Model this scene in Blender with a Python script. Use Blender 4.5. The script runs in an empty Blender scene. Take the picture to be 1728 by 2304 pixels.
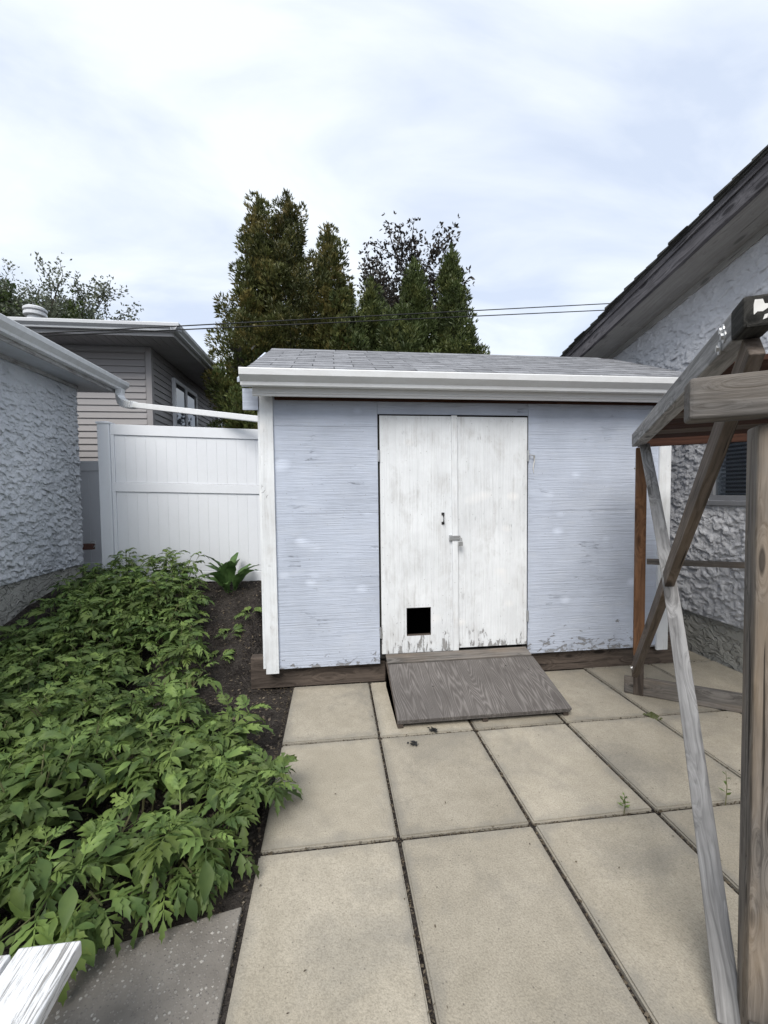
import bpy, bmesh, math, random
import numpy as np
from mathutils import Vector, Matrix, noise as mnoise
random.seed(7); rng = np.random.default_rng(7)
R = math.radians
scene = bpy.context.scene
col = scene.collection

# ------------------------------------------------------------------ camera, sky, sun, exposure
cam = bpy.data.cameras.new('camera'); camo = bpy.data.objects.new('camera', cam); col.objects.link(camo)
cam.sensor_fit = 'VERTICAL'; cam.sensor_height = 36.0; cam.lens = 952.9/2304*36
cam.clip_start = 0.05; cam.clip_end = 2000
yaw, pitch, roll = R(6.77), R(2.42), R(-.63)
F_ = Vector((math.sin(yaw)*math.cos(pitch), math.cos(yaw)*math.cos(pitch), -math.sin(pitch)))
r_ = Vector((math.cos(yaw), -math.sin(yaw), 0)); u_ = r_.cross(F_)
r2, u2 = math.cos(roll)*r_+math.sin(roll)*u_, -math.sin(roll)*r_+math.cos(roll)*u_
camo.matrix_world = Matrix(((r2.x, u2.x, -F_.x, 0), (r2.y, u2.y, -F_.y, 0), (r2.z, u2.z, -F_.z, 1.529), (0, 0, 0, 1)))
scene.camera = camo

SUN_EL, SUN_AZ = R(48), R(203)      # azimuth measured clockwise from +Y: the sun stands behind the camera
world = bpy.data.worlds.new('World'); scene.world = world; world.use_nodes = True
wt = world.node_tree; wt.nodes.clear()
def wn(t, **k):
    n = wt.nodes.new(t)
    for a, v in k.items(): setattr(n, a, v)
    return n
sky = wn('ShaderNodeTexSky', sky_type='NISHITA', sun_disc=False, sun_elevation=SUN_EL, sun_rotation=SUN_AZ)
bg1 = wn('ShaderNodeBackground'); bg1.inputs[1].default_value = 0.11; wt.links.new(sky.outputs[0], bg1.inputs[0])
tc = wn('ShaderNodeTexCoord'); sep = wn('ShaderNodeSeparateXYZ'); wt.links.new(tc.outputs['Generated'], sep.inputs[0])
den = wn('ShaderNodeMath', operation='ADD'); den.inputs[1].default_value = 0.36; wt.links.new(sep.outputs[2], den.inputs[0])
mx = wn('ShaderNodeMath', operation='MAXIMUM'); mx.inputs[1].default_value = 0.12; wt.links.new(den.outputs[0], mx.inputs[0])
dv = wn('ShaderNodeVectorMath', operation='DIVIDE'); wt.links.new(tc.outputs['Generated'], dv.inputs[0])
cb = wn('ShaderNodeCombineXYZ'); [wt.links.new(mx.outputs[0], cb.inputs[i]) for i in range(2)]; cb.inputs[2].default_value = 1e6
wt.links.new(cb.outputs[0], dv.inputs[1])
mp = wn('ShaderNodeMapping'); mp.inputs['Rotation'].default_value = (0, 0, R(140)); mp.inputs['Scale'].default_value = (.75, 1.5, 1)
mp.inputs['Location'].default_value = (9.455, 14.376, 0)
wt.links.new(dv.outputs[0], mp.inputs[0])
n1 = wn('ShaderNodeTexNoise'); n1.inputs['Scale'].default_value = 2.2; n1.inputs['Detail'].default_value = 7; n1.inputs['Roughness'].default_value = .52; n1.inputs['Distortion'].default_value = .5
wt.links.new(mp.outputs[0], n1.inputs[0])
rp = wn('ShaderNodeValToRGB'); rp.color_ramp.elements[0].position = .36; rp.color_ramp.elements[1].position = .60
rp.color_ramp.elements[0].color = (.585, .655, .785, 1); rp.color_ramp.elements[1].color = (.84, .885, .93, 1)
wt.links.new(n1.outputs[0], rp.inputs[0])
bg2 = wn('ShaderNodeBackground'); bg2.inputs[1].default_value = .87; wt.links.new(rp.outputs[0], bg2.inputs[0])
mix = wn('ShaderNodeMixShader'); mix.inputs[0].default_value = .86
out = wn('ShaderNodeOutputWorld')
wt.links.new(bg1.outputs[0], mix.inputs[1]); wt.links.new(bg2.outputs[0], mix.inputs[2]); wt.links.new(mix.outputs[0], out.inputs[0])

sl = bpy.data.lights.new('sun', 'SUN'); sl.energy = 2.3; sl.angle = R(32); sl.color = (1, .965, .91)
so = bpy.data.objects.new('sun', sl); col.objects.link(so)
sd = Vector((math.sin(SUN_AZ)*math.cos(SUN_EL), math.cos(SUN_AZ)*math.cos(SUN_EL), math.sin(SUN_EL)))
so.rotation_euler = (-sd).to_track_quat('-Z', 'Y').to_euler(); so.location = sd*30
vs = scene.view_settings; vs.view_transform = 'Standard'; vs.look = 'None'; vs.exposure = 0.62; vs.gamma = 1; vs.use_curve_mapping = False
scene.cycles.max_bounces = 6; scene.cycles.transparent_max_bounces = 6; scene.cycles.use_denoising = True; scene.cycles.denoiser = 'OPENIMAGEDENOISE'; scene.cycles.denoising_input_passes = 'RGB_ALBEDO_NORMAL'; scene.cycles.denoising_prefilter = 'NONE'; scene.cycles.diffuse_bounces = 5

# ------------------------------------------------------------------ helpers
def wpos(o):
    p = Vector((0, 0, 0))
    while o is not None: p += o.location; o = o.parent
    return p
def tag(o, label=None, cat=None, group=None, kind=None):
    if label: o['label'] = label
    if cat: o['category'] = cat
    if group: o['group'] = group
    if kind: o['kind'] = kind
    return o
def empty(name, loc, label=None, cat=None, group=None):
    o = bpy.data.objects.new(name, None); o.empty_display_size = .1; col.objects.link(o); o.location = loc
    return tag(o, label, cat, group)
def link(name, me, parent=None, loc=(0, 0, 0), rot=None):
    o = bpy.data.objects.new(name, me); col.objects.link(o)
    loc = Vector(loc)
    if parent is not None: o.parent = parent; loc = loc - wpos(parent)
    o.location = loc
    if rot is not None: o.rotation_mode = 'XYZ'; o.rotation_euler = rot
    return o
def bevel(o, w=.003, seg=2):
    m = o.modifiers.new('bevel', 'BEVEL'); m.width = w; m.segments = seg; m.limit_method = 'ANGLE'; m.angle_limit = R(40)
    return o
class Geo:
    def __init__(s): s.v = []; s.f = []
    def add(s, vs, fs):
        b = len(s.v); s.v += [tuple(x) for x in vs]; s.f += [tuple(i+b for i in f) for f in fs]; return s
    def box(s, x0, x1, y0, y1, z0, z1):
        return s.add([(x, y, z) for z in (z0, z1) for y in (y0, y1) for x in (x0, x1)],
                     [(0, 2, 3, 1), (4, 5, 7, 6), (0, 1, 5, 4), (2, 6, 7, 3), (0, 4, 6, 2), (1, 3, 7, 5)])
    def hexa(s, p):   # 8 points: bottom ring 4, top ring 4
        return s.add(p, [(3, 2, 1, 0), (4, 5, 6, 7), (0, 1, 5, 4), (1, 2, 6, 5), (2, 3, 7, 6), (3, 0, 4, 7)])
    def ext(s, prof, axis, a0, a1):   # closed 2-D profile pulled along an axis; profile is (y,z), (x,z) or (x,y)
        def P(p, a): return (a, p[0], p[1]) if axis == 'x' else (p[0], a, p[1]) if axis == 'y' else (p[0], p[1], a)
        n = len(prof)
        return s.add([P(p, a0) for p in prof]+[P(p, a1) for p in prof],
                     [tuple(range(n)), tuple(range(2*n-1, n-1, -1))]+[(i, (i+1) % n, n+(i+1) % n, n+i)[::-1] for i in range(n)])
    def tube(s, pts, rad, n=8, cap=True, squash=1.0):
        pts = [Vector(p) for p in pts]; rad = rad if hasattr(rad, '__len__') else [rad]*len(pts)
        b = len(s.v); up = Vector((0, 0, 1))
        for i, p in enumerate(pts):
            t = (pts[min(i+1, len(pts)-1)]-pts[max(i-1, 0)]).normalized()
            a = t.cross(up if abs(t.z) < .95 else Vector((1, 0, 0))).normalized(); c = t.cross(a)
            for k in range(n):
                w = 2*math.pi*k/n+(math.pi/4 if n == 4 else 0); s.v.append(tuple(p+rad[i]*(a*math.cos(w)+c*math.sin(w)*squash)))
        for i in range(len(pts)-1):
            for k in range(n): s.f.append((b+i*n+k, b+i*n+(k+1) % n, b+(i+1)*n+(k+1) % n, b+(i+1)*n+k))
        if cap: s.f.append(tuple(b+k for k in range(n))[::-1]); s.f.append(tuple(b+(len(pts)-1)*n+k for k in range(n)))
        return s
    def lathe(s, prof, n=24, c=(0, 0, 0)):
        b = len(s.v)
        for rr, z in prof:
            for k in range(n): w = 2*math.pi*k/n; s.v.append((c[0]+rr*math.cos(w), c[1]+rr*math.sin(w), c[2]+z))
        for i in range(len(prof)-1):
            for k in range(n): s.f.append((b+i*n+k, b+i*n+(k+1) % n, b+(i+1)*n+(k+1) % n, b+(i+1)*n+k))
        s.f.append(tuple(b+k for k in range(n))[::-1]); s.f.append(tuple(b+(len(prof)-1)*n+k for k in range(n)))
        return s
    def mesh(s, name, mat=None, smooth=False):
        me = bpy.data.meshes.new(name); me.from_pydata(s.v, [], s.f); me.update()
        bm = bmesh.new(); bm.from_mesh(me); bmesh.ops.recalc_face_normals(bm, faces=bm.faces); bm.to_mesh(me); bm.free()
        if mat: me.materials.append(mat)
        if smooth: me.polygons.foreach_set('use_smooth', [True]*len(me.polygons))
        return me
    def obj(s, name, mat, parent=None, origin=(0, 0, 0), smooth=False, bev=0):
        """verts are given in world space; the object's origin is put at `origin`"""
        o = Vector(origin); s.v = [tuple(Vector(v)-o) for v in s.v]
        ob = link(name, s.mesh(name, mat, smooth), parent, o)
        if bev: bevel(ob, bev)
        return ob
def fast_mesh(name, V, Fq, mat):       # numpy verts, faces (all quads or all tris)
    me = bpy.data.meshes.new(name); k = Fq.shape[1]
    me.vertices.add(len(V)); me.vertices.foreach_set('co', V.astype(np.float32).ravel())
    me.loops.add(Fq.size); me.loops.foreach_set('vertex_index', Fq.astype(np.int32).ravel())
    me.polygons.add(len(Fq)); me.polygons.foreach_set('loop_start', np.arange(0, Fq.size, k, dtype=np.int32))
    me.update(calc_edges=True); me.materials.append(mat); return me
def box(name, x0, x1, y0, y1, z0, z1, mat, parent, bev=.002):
    c = ((x0+x1)/2, (y0+y1)/2, (z0+z1)/2)
    return Geo().box(x0, x1, y0, y1, z0, z1).obj(name, mat, parent, c, bev=bev)
def member(name, A, B, w, h, mat, parent, up=(0, 0, 1), bev=.004, warp=0.0):
    """timber from A to B: local X along it, local Y width w, local Z height h"""
    A, B = Vector(A), Vector(B); L = (B-A).length; x = (B-A)/L; up = Vector(up)
    z = (up-up.dot(x)*x).normalized(); y = z.cross(x)
    n = 6; g = Geo(); vs = []
    for i in range(n+1):
        t = -L/2+L*i/n; b = warp*math.sin(math.pi*i/n)
        vs += [(t, sy*w/2+b, sz*h/2) for sy, sz in ((-1, -1), (1, -1), (1, 1), (-1, 1))]
    fs = [(0, 1, 2, 3), tuple(4*n+k for k in (3, 2, 1, 0))]
    for i in range(n):
        for k in range(4): fs.append((4*i+k, 4*i+4+k, 4*i+4+(k+1) % 4, 4*i+(k+1) % 4))
    g.add(vs, fs)
    M = Matrix((x, y, z)).transposed()
    o = link(name, g.mesh(name, mat), parent, (A+B)/2, M.to_euler('XYZ'))
    if bev: bevel(o, bev)
    return o

# ------------------------------------------------------------------ materials (all node-based)
class NT:
    def __init__(s, name, rough=.8, spec=.25):
        s.m = bpy.data.materials.new(name); s.m.use_nodes = True; s.t = s.m.node_tree
        s.b = s.t.nodes['Principled BSDF']; s.b.inputs['Roughness'].default_value = rough
        s.b.inputs['Specular IOR Level'].default_value = spec
        s.tc = s.t.nodes.new('ShaderNodeTexCoord'); s.oi = s.t.nodes.new('ShaderNodeObjectInfo')
    def L(s, a, b): s.t.links.new(a, b)
    def map(s, scale=(1, 1, 1), loc=(0, 0, 0), rnd=True, src=None):
        v = src or s.tc.outputs['Object']
        if rnd:
            a = s.t.nodes.new('ShaderNodeVectorMath'); a.operation = 'ADD'; s.L(v, a.inputs[0])
            q = s.t.nodes.new('ShaderNodeVectorMath'); q.operation = 'SCALE'; q.inputs[0].default_value = (37.1, 91.7, 53.3); s.L(s.oi.outputs['Random'], q.inputs['Scale'])
            s.L(q.outputs[0], a.inputs[1]); v = a.outputs[0]
        n = s.t.nodes.new('ShaderNodeMapping'); n.inputs['Scale'].default_value = scale; n.inputs['Location'].default_value = loc; s.L(v, n.inputs[0]); return n.outputs[0]
    def noise(s, vec, scale=5, detail=4, rough=.55, dist=0):
        n = s.t.nodes.new('ShaderNodeTexNoise'); s.L(vec, n.inputs['Vector'])
        for k, v in (('Scale', scale), ('Detail', detail), ('Roughness', rough), ('Distortion', dist)): n.inputs[k].default_value = v
        return n.outputs[0]
    def vor(s, vec, scale=5, feature='F1', rnd=1.0, out='Distance'):
        n = s.t.nodes.new('ShaderNodeTexVoronoi'); n.feature = feature; s.L(vec, n.inputs['Vector']); n.inputs['Scale'].default_value = scale
        n.inputs['Randomness'].default_value = rnd; return n.outputs[out]
    def ramp(s, fac, *st):
        n = s.t.nodes.new('ShaderNodeValToRGB'); s.L(fac, n.inputs[0]); e = n.color_ramp.elements
        while len(e) < len(st): e.new(.5)
        for i, (p, c) in enumerate(st):
            e[i].position = p; c = (c, c, c) if isinstance(c, (int, float)) else c; e[i].color = (*c, 1)
        return n.outputs[0]
    def mix(s, f, a, b, mode='MIX'):
        n = s.t.nodes.new('ShaderNodeMix'); n.data_type = 'RGBA'; n.blend_type = mode
        for i, v in ((0, f), (6, a), (7, b)):
            if isinstance(v, (int, float)): n.inputs[i].default_value = v if i == 0 else (v, v, v, 1)
            elif isinstance(v, tuple): n.inputs[i].default_value = (*v, 1)
            else: s.L(v, n.inputs[i])
        return n.outputs[2]
    def math(s, op, a, b=0.0, clamp=False):
        n = s.t.nodes.new('ShaderNodeMath'); n.operation = op; n.use_clamp = clamp
        for i, v in ((0, a), (1, b)):
            if isinstance(v, (int, float)): n.inputs[i].default_value = v
            else: s.L(v, n.inputs[i])
        return n.outputs[0]
    def sep(s, vec, i):
        n = s.t.nodes.new('ShaderNodeSeparateXYZ'); s.L(vec, n.inputs[0]); return n.outputs[i]
    def tint(s, colr, amt=.08):          # per-object brightness
        f = s.math('ADD', s.math('MULTIPLY', s.oi.outputs['Random'], 2*amt), 1-amt)
        n = s.t.nodes.new('ShaderNodeVectorMath'); n.operation = 'SCALE'; s.L(colr, n.inputs[0]); s.L(f, n.inputs['Scale']); return n.outputs[0]
    def done(s, colr=None, bump=None, strength=.5, dist=.01, rough=None):
        if colr is not None:
            if isinstance(colr, tuple): s.b.inputs['Base Color'].default_value = (*colr, 1)
            else: s.L(colr, s.b.inputs['Base Color'])
        if bump is not None:
            n = s.t.nodes.new('ShaderNodeBump'); n.inputs['Strength'].default_value = strength; n.inputs['Distance'].default_value = dist
            s.L(bump, n.inputs['Height']); s.L(n.outputs[0], s.b.inputs['Normal'])
        if rough is not None: s.L(rough, s.b.inputs['Roughness'])
        return s.m

def painted_ply(name, base, wear, axis, rnd=True, wearlev=.5, cracks=True, chips=False, crk=.6):
    """painted rough plywood; grain along `axis` ('x' or 'z')"""
    n = NT(name, .75)
    g = (2.4, 40, 78) if axis == 'x' else (60, 40, 1.7)
    v = n.map(g, rnd=rnd); v1 = n.map((1, 1, 1), rnd=rnd)
    grain = n.noise(v, 1.0, 5, .6, .6)
    ln = n.ramp(grain, (.38, 1.), (.49, 0.))                      # fine raised-grain lines
    big = n.noise(v1, 2.4, 5, .6)
    col1 = n.mix(n.ramp(big, (.35, 0.), (.68, 1.)), tuple(c*.90 for c in base), tuple(min(1, c*1.07) for c in base))
    patch = n.vor(n.map((3.2, 3, 4.6), rnd=rnd), 1.0, 'SMOOTH_F1')   # filler dabs over knots
    col1 = n.mix(n.ramp(n.math('ADD', patch, n.math('MULTIPLY', big, .35)), (.22, .9), (.36, 0.)), col1, tuple(min(.84, c*1.22+.05) for c in base))
    col1 = n.mix(n.math('MULTIPLY', ln, .12 if axis == 'x' else .11), col1, tuple(c*.62 for c in base))
    worn = n.noise(n.map((3, 3, 7) if axis == 'x' else (5, 3, 2.6), rnd=rnd), 1.4, 6, .66, .4)
    wm = n.math('MULTIPLY', n.ramp(worn, (.48, 0.), (.70, 1.)), n.ramp(grain, (.35, 1.), (.6, .25)))
    col1 = n.mix(n.math('MULTIPLY', wm, wearlev), col1, wear)
    h = n.math('MULTIPLY', grain, 1.)
    if cracks:
        cv = n.noise(n.map((1.5, 5, 20) if axis == 'x' else (20, 5, 1.5), rnd=rnd), 1.0, 4, .6, 1.0); cn = n.noise(v1, 4.5, 3, .6)
        cm = n.math('MULTIPLY', n.ramp(n.math('ABSOLUTE', n.math('SUBTRACT', cv, .5)), (.004, 1.), (.011, 0.)), n.ramp(cn, (.62, 0.), (.70, 1.)))
        col1 = n.mix(n.math('MULTIPLY', cm, crk), col1, (.15, .14, .14)); h = n.math('SUBTRACT', h, n.math('MULTIPLY', cm, .8))
    if chips:      # paint flaked off along the lower edge of each sheet
        gzc = n.sep(n.tc.outputs['Generated'], 2); cn2 = n.noise(n.map((14, 5, 26) if axis == 'x' else (26, 5, 9), rnd=rnd), 1, 5, .65, .5)
        ch = n.ramp(n.math('SUBTRACT', cn2, n.math('MULTIPLY', gzc, .9 if axis == 'x' else 1.2)), (.50, 0.), (.56, 1.))
        col1 = n.mix(n.math('MULTIPLY', ch, .8), col1, (.20, .19, .18)); h = n.math('SUBTRACT', h, n.math('MULTIPLY', ch, .6))
    sp = n.vor(n.map((9, 9, 9), rnd=rnd), 1.7); sm = n.ramp(sp, (.045, 1.), (.075, 0.))
    col1 = n.mix(n.math('MULTIPLY', sm, .4), col1, (.16, .15, .14))
    return n.done(col1, h, .8, .008)

def old_wood(name, dark, light, tint=None, tint_amt=.0, scale=1.0, ks=9.0):
    """weathered timber, grain along local X"""
    n = NT(name, .85, .15)
    v1 = n.map((1, 1, 1)); warp = n.noise(n.map((2.2, 9, 9)), 1, 3, .5)
    v = n.map((1.3*scale, 46*scale, 46*scale))
    k = n.vor(n.map((3.0 if ks < 10 else 4.5, ks, ks)), 1.0)                         # knots
    kn = n.ramp(k, (.12, 1.), (.20, 0.))
    bend = n.ramp(k, (.0, 1.), (.5, 0.))
    ad = n.t.nodes.new('ShaderNodeVectorMath'); ad.operation = 'ADD'; n.L(v, ad.inputs[0])
    sc = n.t.nodes.new('ShaderNodeVectorMath'); sc.operation = 'SCALE'; sc.inputs[0].default_value = (0, 4, 4); n.L(n.math('ADD', bend, warp), sc.inputs['Scale']); n.L(sc.outputs[0], ad.inputs[1])
    grain = n.noise(ad.outputs[0], 1.0, 6, .62, .35)
    fine = n.noise(n.map((4, 190, 190)), 1, 2, .5)
    c = n.ramp(grain, (.34, dark), (.47, tuple((a+b)/2 for a, b in zip(dark, light))), (.60, light))
    c = n.mix(n.math('MULTIPLY', fine, .45), c, tuple(x*.6 for x in light))
    if tint: c = n.mix(n.math('MULTIPLY', n.ramp(n.noise(n.map((1.1, 5, 5)), 1.3, 4, .6), (.42, 0.), (.62, 1.)), tint_amt), c, tint)
    big = n.noise(v1, 3.1, 4, .6)
    c = n.mix(n.ramp(big, (.35, .35), (.62, 0.)), c, tuple(x*.7 for x in dark))
    c = n.mix(n.math('MULTIPLY', kn, .75), c, tuple(x*.45 for x in dark))
    ck = n.noise(n.map((.9, 30, 30)), 1.0, 4, .6, .5); cm = n.ramp(ck, (.655, 0.), (.68, 1.))   # drying checks
    c = n.mix(n.math('MULTIPLY', cm, .8), c, (.012, .011, .01))
    h = n.math('SUBTRACT', n.math('ADD', grain, n.math('MULTIPLY', fine, .4)), n.math('MULTIPLY', cm, 1.2))
    return n.done(n.tint(c, .12), h, .7, .004)

def plywood_bare(name, dark, light):
    """weathered fir plywood with cathedral figure, grain along local Y"""
    n = NT(name, .85, .15)
    f = n.noise(n.map((3.6, .42, 1), rnd=False, loc=(3.3, 1.2, 0)), 1.25, 3, .5, .1)
    wob = n.noise(n.map((22, 2.2, 1), rnd=False), 1.2, 4, .6)
    band = n.math('FRACT', n.math('ADD', n.math('MULTIPLY', f, 36.), n.math('MULTIPLY', wob, 1.4)))
    tri = n.math('ABSOLUTE', n.math('SUBTRACT', n.math('MULTIPLY', band, 2.), 1.))
    fine = n.noise(n.map((160, 5, 1), rnd=False), 1, 4, .6)
    c = n.ramp(n.math('ADD', n.math('MULTIPLY', tri, .75), n.math('MULTIPLY', fine, .35)), (.2, dark), (.62, tuple((a*.65+b*.35) for a, b in zip(dark, light))), (.98, light))
    big = n.noise(n.map((1, 1, 1), rnd=False), 3, 4, .6)
    c = n.mix(n.ramp(big, (.4, .4), (.62, 0.)), c, tuple(x*.75 for x in dark))
    sp = n.ramp(n.vor(n.map((6, 6, 1), rnd=False), 1.), (.03, 1.), (.05, 0.))
    c = n.mix(sp, c, (.02, .018, .016))
    return n.done(c, n.math('ADD', tri, n.math('MULTIPLY', fine, .6)), .5, .003)

def stucco(name, base, shade, scale=1.0, depth=.012, lap=True):
    n = NT(name, .9, .1)
    wv = n.map((scale, scale, scale), rnd=False)
    w = n.noise(wv, 5, 3, .5)
    ad = n.t.nodes.new('ShaderNodeVectorMath'); ad.operation = 'ADD'; n.L(wv, ad.inputs[0])
    cbn = n.t.nodes.new('ShaderNodeCombineXYZ')
    for i in range(3): n.L(n.math('MULTIPLY', n.noise(n.map((scale,)*3, loc=(i*5.1, 2, 9-i*3), rnd=False), 9, 2, .5), .13), cbn.inputs[i])
    n.L(cbn.outputs[0], ad.inputs[1]); vv = ad.outputs[0]
    an = n.t.nodes.new('ShaderNodeMapping'); an.inputs['Scale'].default_value = (1, 1, 1.8); n.L(vv, an.inputs[0])
    a = n.noise(an.outputs[0], 4.6, 3, .55, .5); b = n.noise(an.outputs[0], 10, 3, .55, .6)
    h1 = n.ramp(a, (.42, 0.), (.45, .5), (.54, .55), (.57, 1.)); h2 = n.ramp(b, (.44, 0.), (.48, 1.), (.58, .8), (.62, .3))
    fine = n.noise(vv, 45, 4, .6)
    h = n.math('ADD', n.math('ADD', n.math('MULTIPLY', h1, .9), n.math('MULTIPLY', h2, .7)), n.math('MULTIPLY', fine, .35))
    big = n.noise(n.map((1, 1, 1), rnd=False), 1.6, 4, .6)
    c = n.mix(n.ramp(big, (.35, 0.), (.65, 1.)), shade, base)
    edge = n.math('MULTIPLY', n.ramp(a, (.425, 0.), (.437, 1.), (.449, 0.)), n.ramp(w, (.40, 0.), (.5, 1.)))    # lap edges: shadow under the laps painted into the colour, with some grime
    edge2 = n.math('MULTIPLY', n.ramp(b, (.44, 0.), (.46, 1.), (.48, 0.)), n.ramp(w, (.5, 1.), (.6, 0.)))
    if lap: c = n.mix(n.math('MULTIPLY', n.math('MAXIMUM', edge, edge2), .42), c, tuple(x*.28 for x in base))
    c = n.mix(n.math('MULTIPLY', fine, .22), c, tuple(x*.7 for x in base))
    return n.done(c, h if lap else fine, 1.0, depth)

def concrete(name, a, b, stain, rnd=True):
    n = NT(name, .88, .2)
    v = n.map((1, 1, 1), rnd=rnd)
    big = n.noise(v, 2.2, 6, .62, .3); mid = n.noise(v, 14, 5, .6); fine = n.noise(v, 150, 4, .7)
    c = n.mix(n.ramp(big, (.33, 0.), (.62, 1.)), a, b)
    c = n.mix(n.math('MULTIPLY', n.ramp(mid, (.38, 1.), (.6, 0.)), .3), c, tuple(x*.82 for x in a))
    st = n.noise(n.map((1, 1, 1), loc=(7, 3, 1), rnd=rnd), 1.9, 6, .66, .5)
    c = n.mix(n.math('MULTIPLY', n.ramp(st, (.50, 0.), (.68, 1.)), .65), c, stain)
    c = n.mix(n.math('MULTIPLY', n.ramp(fine, (.36, 1.), (.54, 0.)), .42), c, tuple(x*.45 for x in a))
    c = n.mix(n.math('MULTIPLY', n.ramp(fine, (.6, 0.), (.72, 1.)), .20), c, tuple(min(1, x*1.4) for x in b))
    pit = n.vor(v, 26); c = n.mix(n.math('MULTIPLY', n.ramp(pit, (.05, 1.), (.09, 0.)), .55), c, (.09, .08, .07))
    scuff = n.noise(n.map((5, 30, 1), loc=(1, 8, 2), rnd=rnd), 1, 5, .65, 1.2)
    c = n.mix(n.math('MULTIPLY', n.ramp(scuff, (.68, 0.), (.74, 1.)), .35), c, tuple(min(1, x*1.35) for x in b))
    gx, gy = n.sep(n.tc.outputs['Generated'], 0), n.sep(n.tc.outputs['Generated'], 1)
    ed = n.math('MINIMUM', n.math('MINIMUM', gx, n.math('SUBTRACT', 1., gx)), n.math('MINIMUM', gy, n.math('SUBTRACT', 1., gy)))
    en = n.noise(n.map((1, 1, 1), loc=(3, 6, 2), rnd=rnd), 6, 5, .65)
    em = n.ramp(n.math('ADD', ed, n.math('MULTIPLY', n.math('SUBTRACT', en, .5), .28)), (.0, 1.), (.07, 0.))      # dirt creeping in from the joints
    c = n.mix(n.math('MULTIPLY', em, .6), c, stain)
    weave = n.vor(v, 150)
    return n.done(n.tint(c, .10), n.math('ADD', n.math('MULTIPLY', weave, .5), fine), .5, .004)

def aggregate(name):
    n = NT(name, .85, .2); v = n.map((1, 1, 1), rnd=False)
    cell = n.vor(v, 85, out='Color'); d = n.vor(v, 85)
    pick = n.sep(cell, 0); m = n.math('MULTIPLY', n.ramp(pick, (.82, 0.), (.90, 1.)), n.ramp(d, (.34, 1.), (.44, 0.)))
    d2 = n.vor(v, 120); cell2 = n.vor(v, 120, out='Color'); m2 = n.math('MULTIPLY', n.ramp(n.sep(cell2, 1), (.5, 0.), (.6, 1.)), n.ramp(d2, (.3, 1.), (.45, 0.)))
    c = n.mix(n.ramp(n.noise(v, 4, 5, .6), (.35, 0.), (.65, 1.)), (.165, .15, .132), (.265, .243, .214))
    c = n.mix(n.math('MULTIPLY', m2, .95), c, n.mix(n.sep(cell2, 2), (.10, .09, .085), (.36, .335, .30)))
    c = n.mix(m, c, n.mix(n.sep(cell, 1), (.22, .205, .185), (.46, .44, .40)))
    return n.done(c, n.math('ADD', n.math('ADD', m, n.math('MULTIPLY', m2, .5)), n.math('MULTIPLY', n.noise(v, 150, 3), .5)), .6, .004)

def plain(name, c, rough=.5, spec=.4, dirt=0.0, dirtc=(.2, .19, .17), metal=0, grain=None):
    n = NT(name, rough, spec); n.b.inputs['Metallic'].default_value = metal
    if not dirt: return n.done(c)
    g = n.map(grain or (1, 1, 1)); a = n.noise(g, 6, 6, .65, .3); f = n.noise(g, 60, 3, .6)
    k = n.mix(n.math('MULTIPLY', n.ramp(a, (.42, 0.), (.72, 1.)), dirt), c, dirtc)
    k = n.mix(n.math('MULTIPLY', n.ramp(f, (.35, 1.), (.5, 0.)), dirt*.4), k, dirtc)
    return n.done(k, a, .1, .003)

def leaf_mat(name, a, b, tip=None, trans=.35, rough=.5, noise_sc=1.2, rand=.2):
    n = NT(name, rough, .3)
    nz = n.noise(n.map((1, 1, 1)), noise_sc, 3, .6)
    c = n.mix(n.ramp(nz, (.36, 0.), (.64, 1.)), a, b)
    if tip: c = n.mix(n.ramp(n.noise(n.map((1, 1, 1), loc=(4, 4, 4)), noise_sc*1.7, 4, .65), (.5, 0.), (.68, 1.)), c, tip)
    if name == 'garden_leaf':      # some leaves are yellower than their neighbours
        c = n.mix(n.ramp(n.math('FRACT', n.math('MULTIPLY', n.oi.outputs['Random'], 7.3)), (.66, 0.), (1., .6)), c, (.15, .195, .05))
    c = n.tint(c, rand)
    n.done(c)
    tr = n.t.nodes.new('ShaderNodeBsdfTranslucent'); n.L(c, tr.inputs[0])
    ms = n.t.nodes.new('ShaderNodeMixShader'); ms.inputs[0].default_value = trans
    o = n.t.nodes['Material Output']; n.L(n.b.outputs[0], ms.inputs[1]); n.L(tr.outputs[0], ms.inputs[2]); n.L(ms.outputs[0], o.inputs[0])
    return n.m

def soil_mat(name):
    n = NT(name, .95, .1); v = n.map((1, 1, 1), rnd=False)
    a = n.noise(v, 7, 7, .65); b = n.noise(v, 45, 5, .65); d = n.vor(v, 38)
    c = n.mix(n.ramp(a, (.35, 0.), (.65, 1.)), (.026, .022, .02), (.062, .054, .048))
    c = n.mix(n.math('MULTIPLY', n.ramp(b, (.5, 0.), (.68, 1.)), .7), c, (.105, .092, .08))
    return n.done(c, n.math('ADD', n.math('MULTIPLY', b, 1.2), n.math('MULTIPLY', d, .6)), .9, .03)

def shingle_mat(name, a, b):
    n = NT(name, .9, .15); v = n.map((1, 1, 1))
    f = n.noise(v, 240, 2, .6); m = n.noise(v, 9, 5, .65); k = n.noise(n.map((1, 4, 1)), 5, 4, .6)
    c = n.mix(n.ramp(m, (.35, 0.), (.65, 1.)), a, b); c = n.mix(n.math('MULTIPLY', n.ramp(k, (.48, 0.), (.66, 1.)), .5), c, tuple(x*.55 for x in a))
    c = n.mix(n.math('MULTIPLY', n.ramp(f, (.35, 1.), (.55, 0.)), .4), c, tuple(x*.5 for x in a))
    return n.done(n.tint(c, .16), f, .5, .004)

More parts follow.
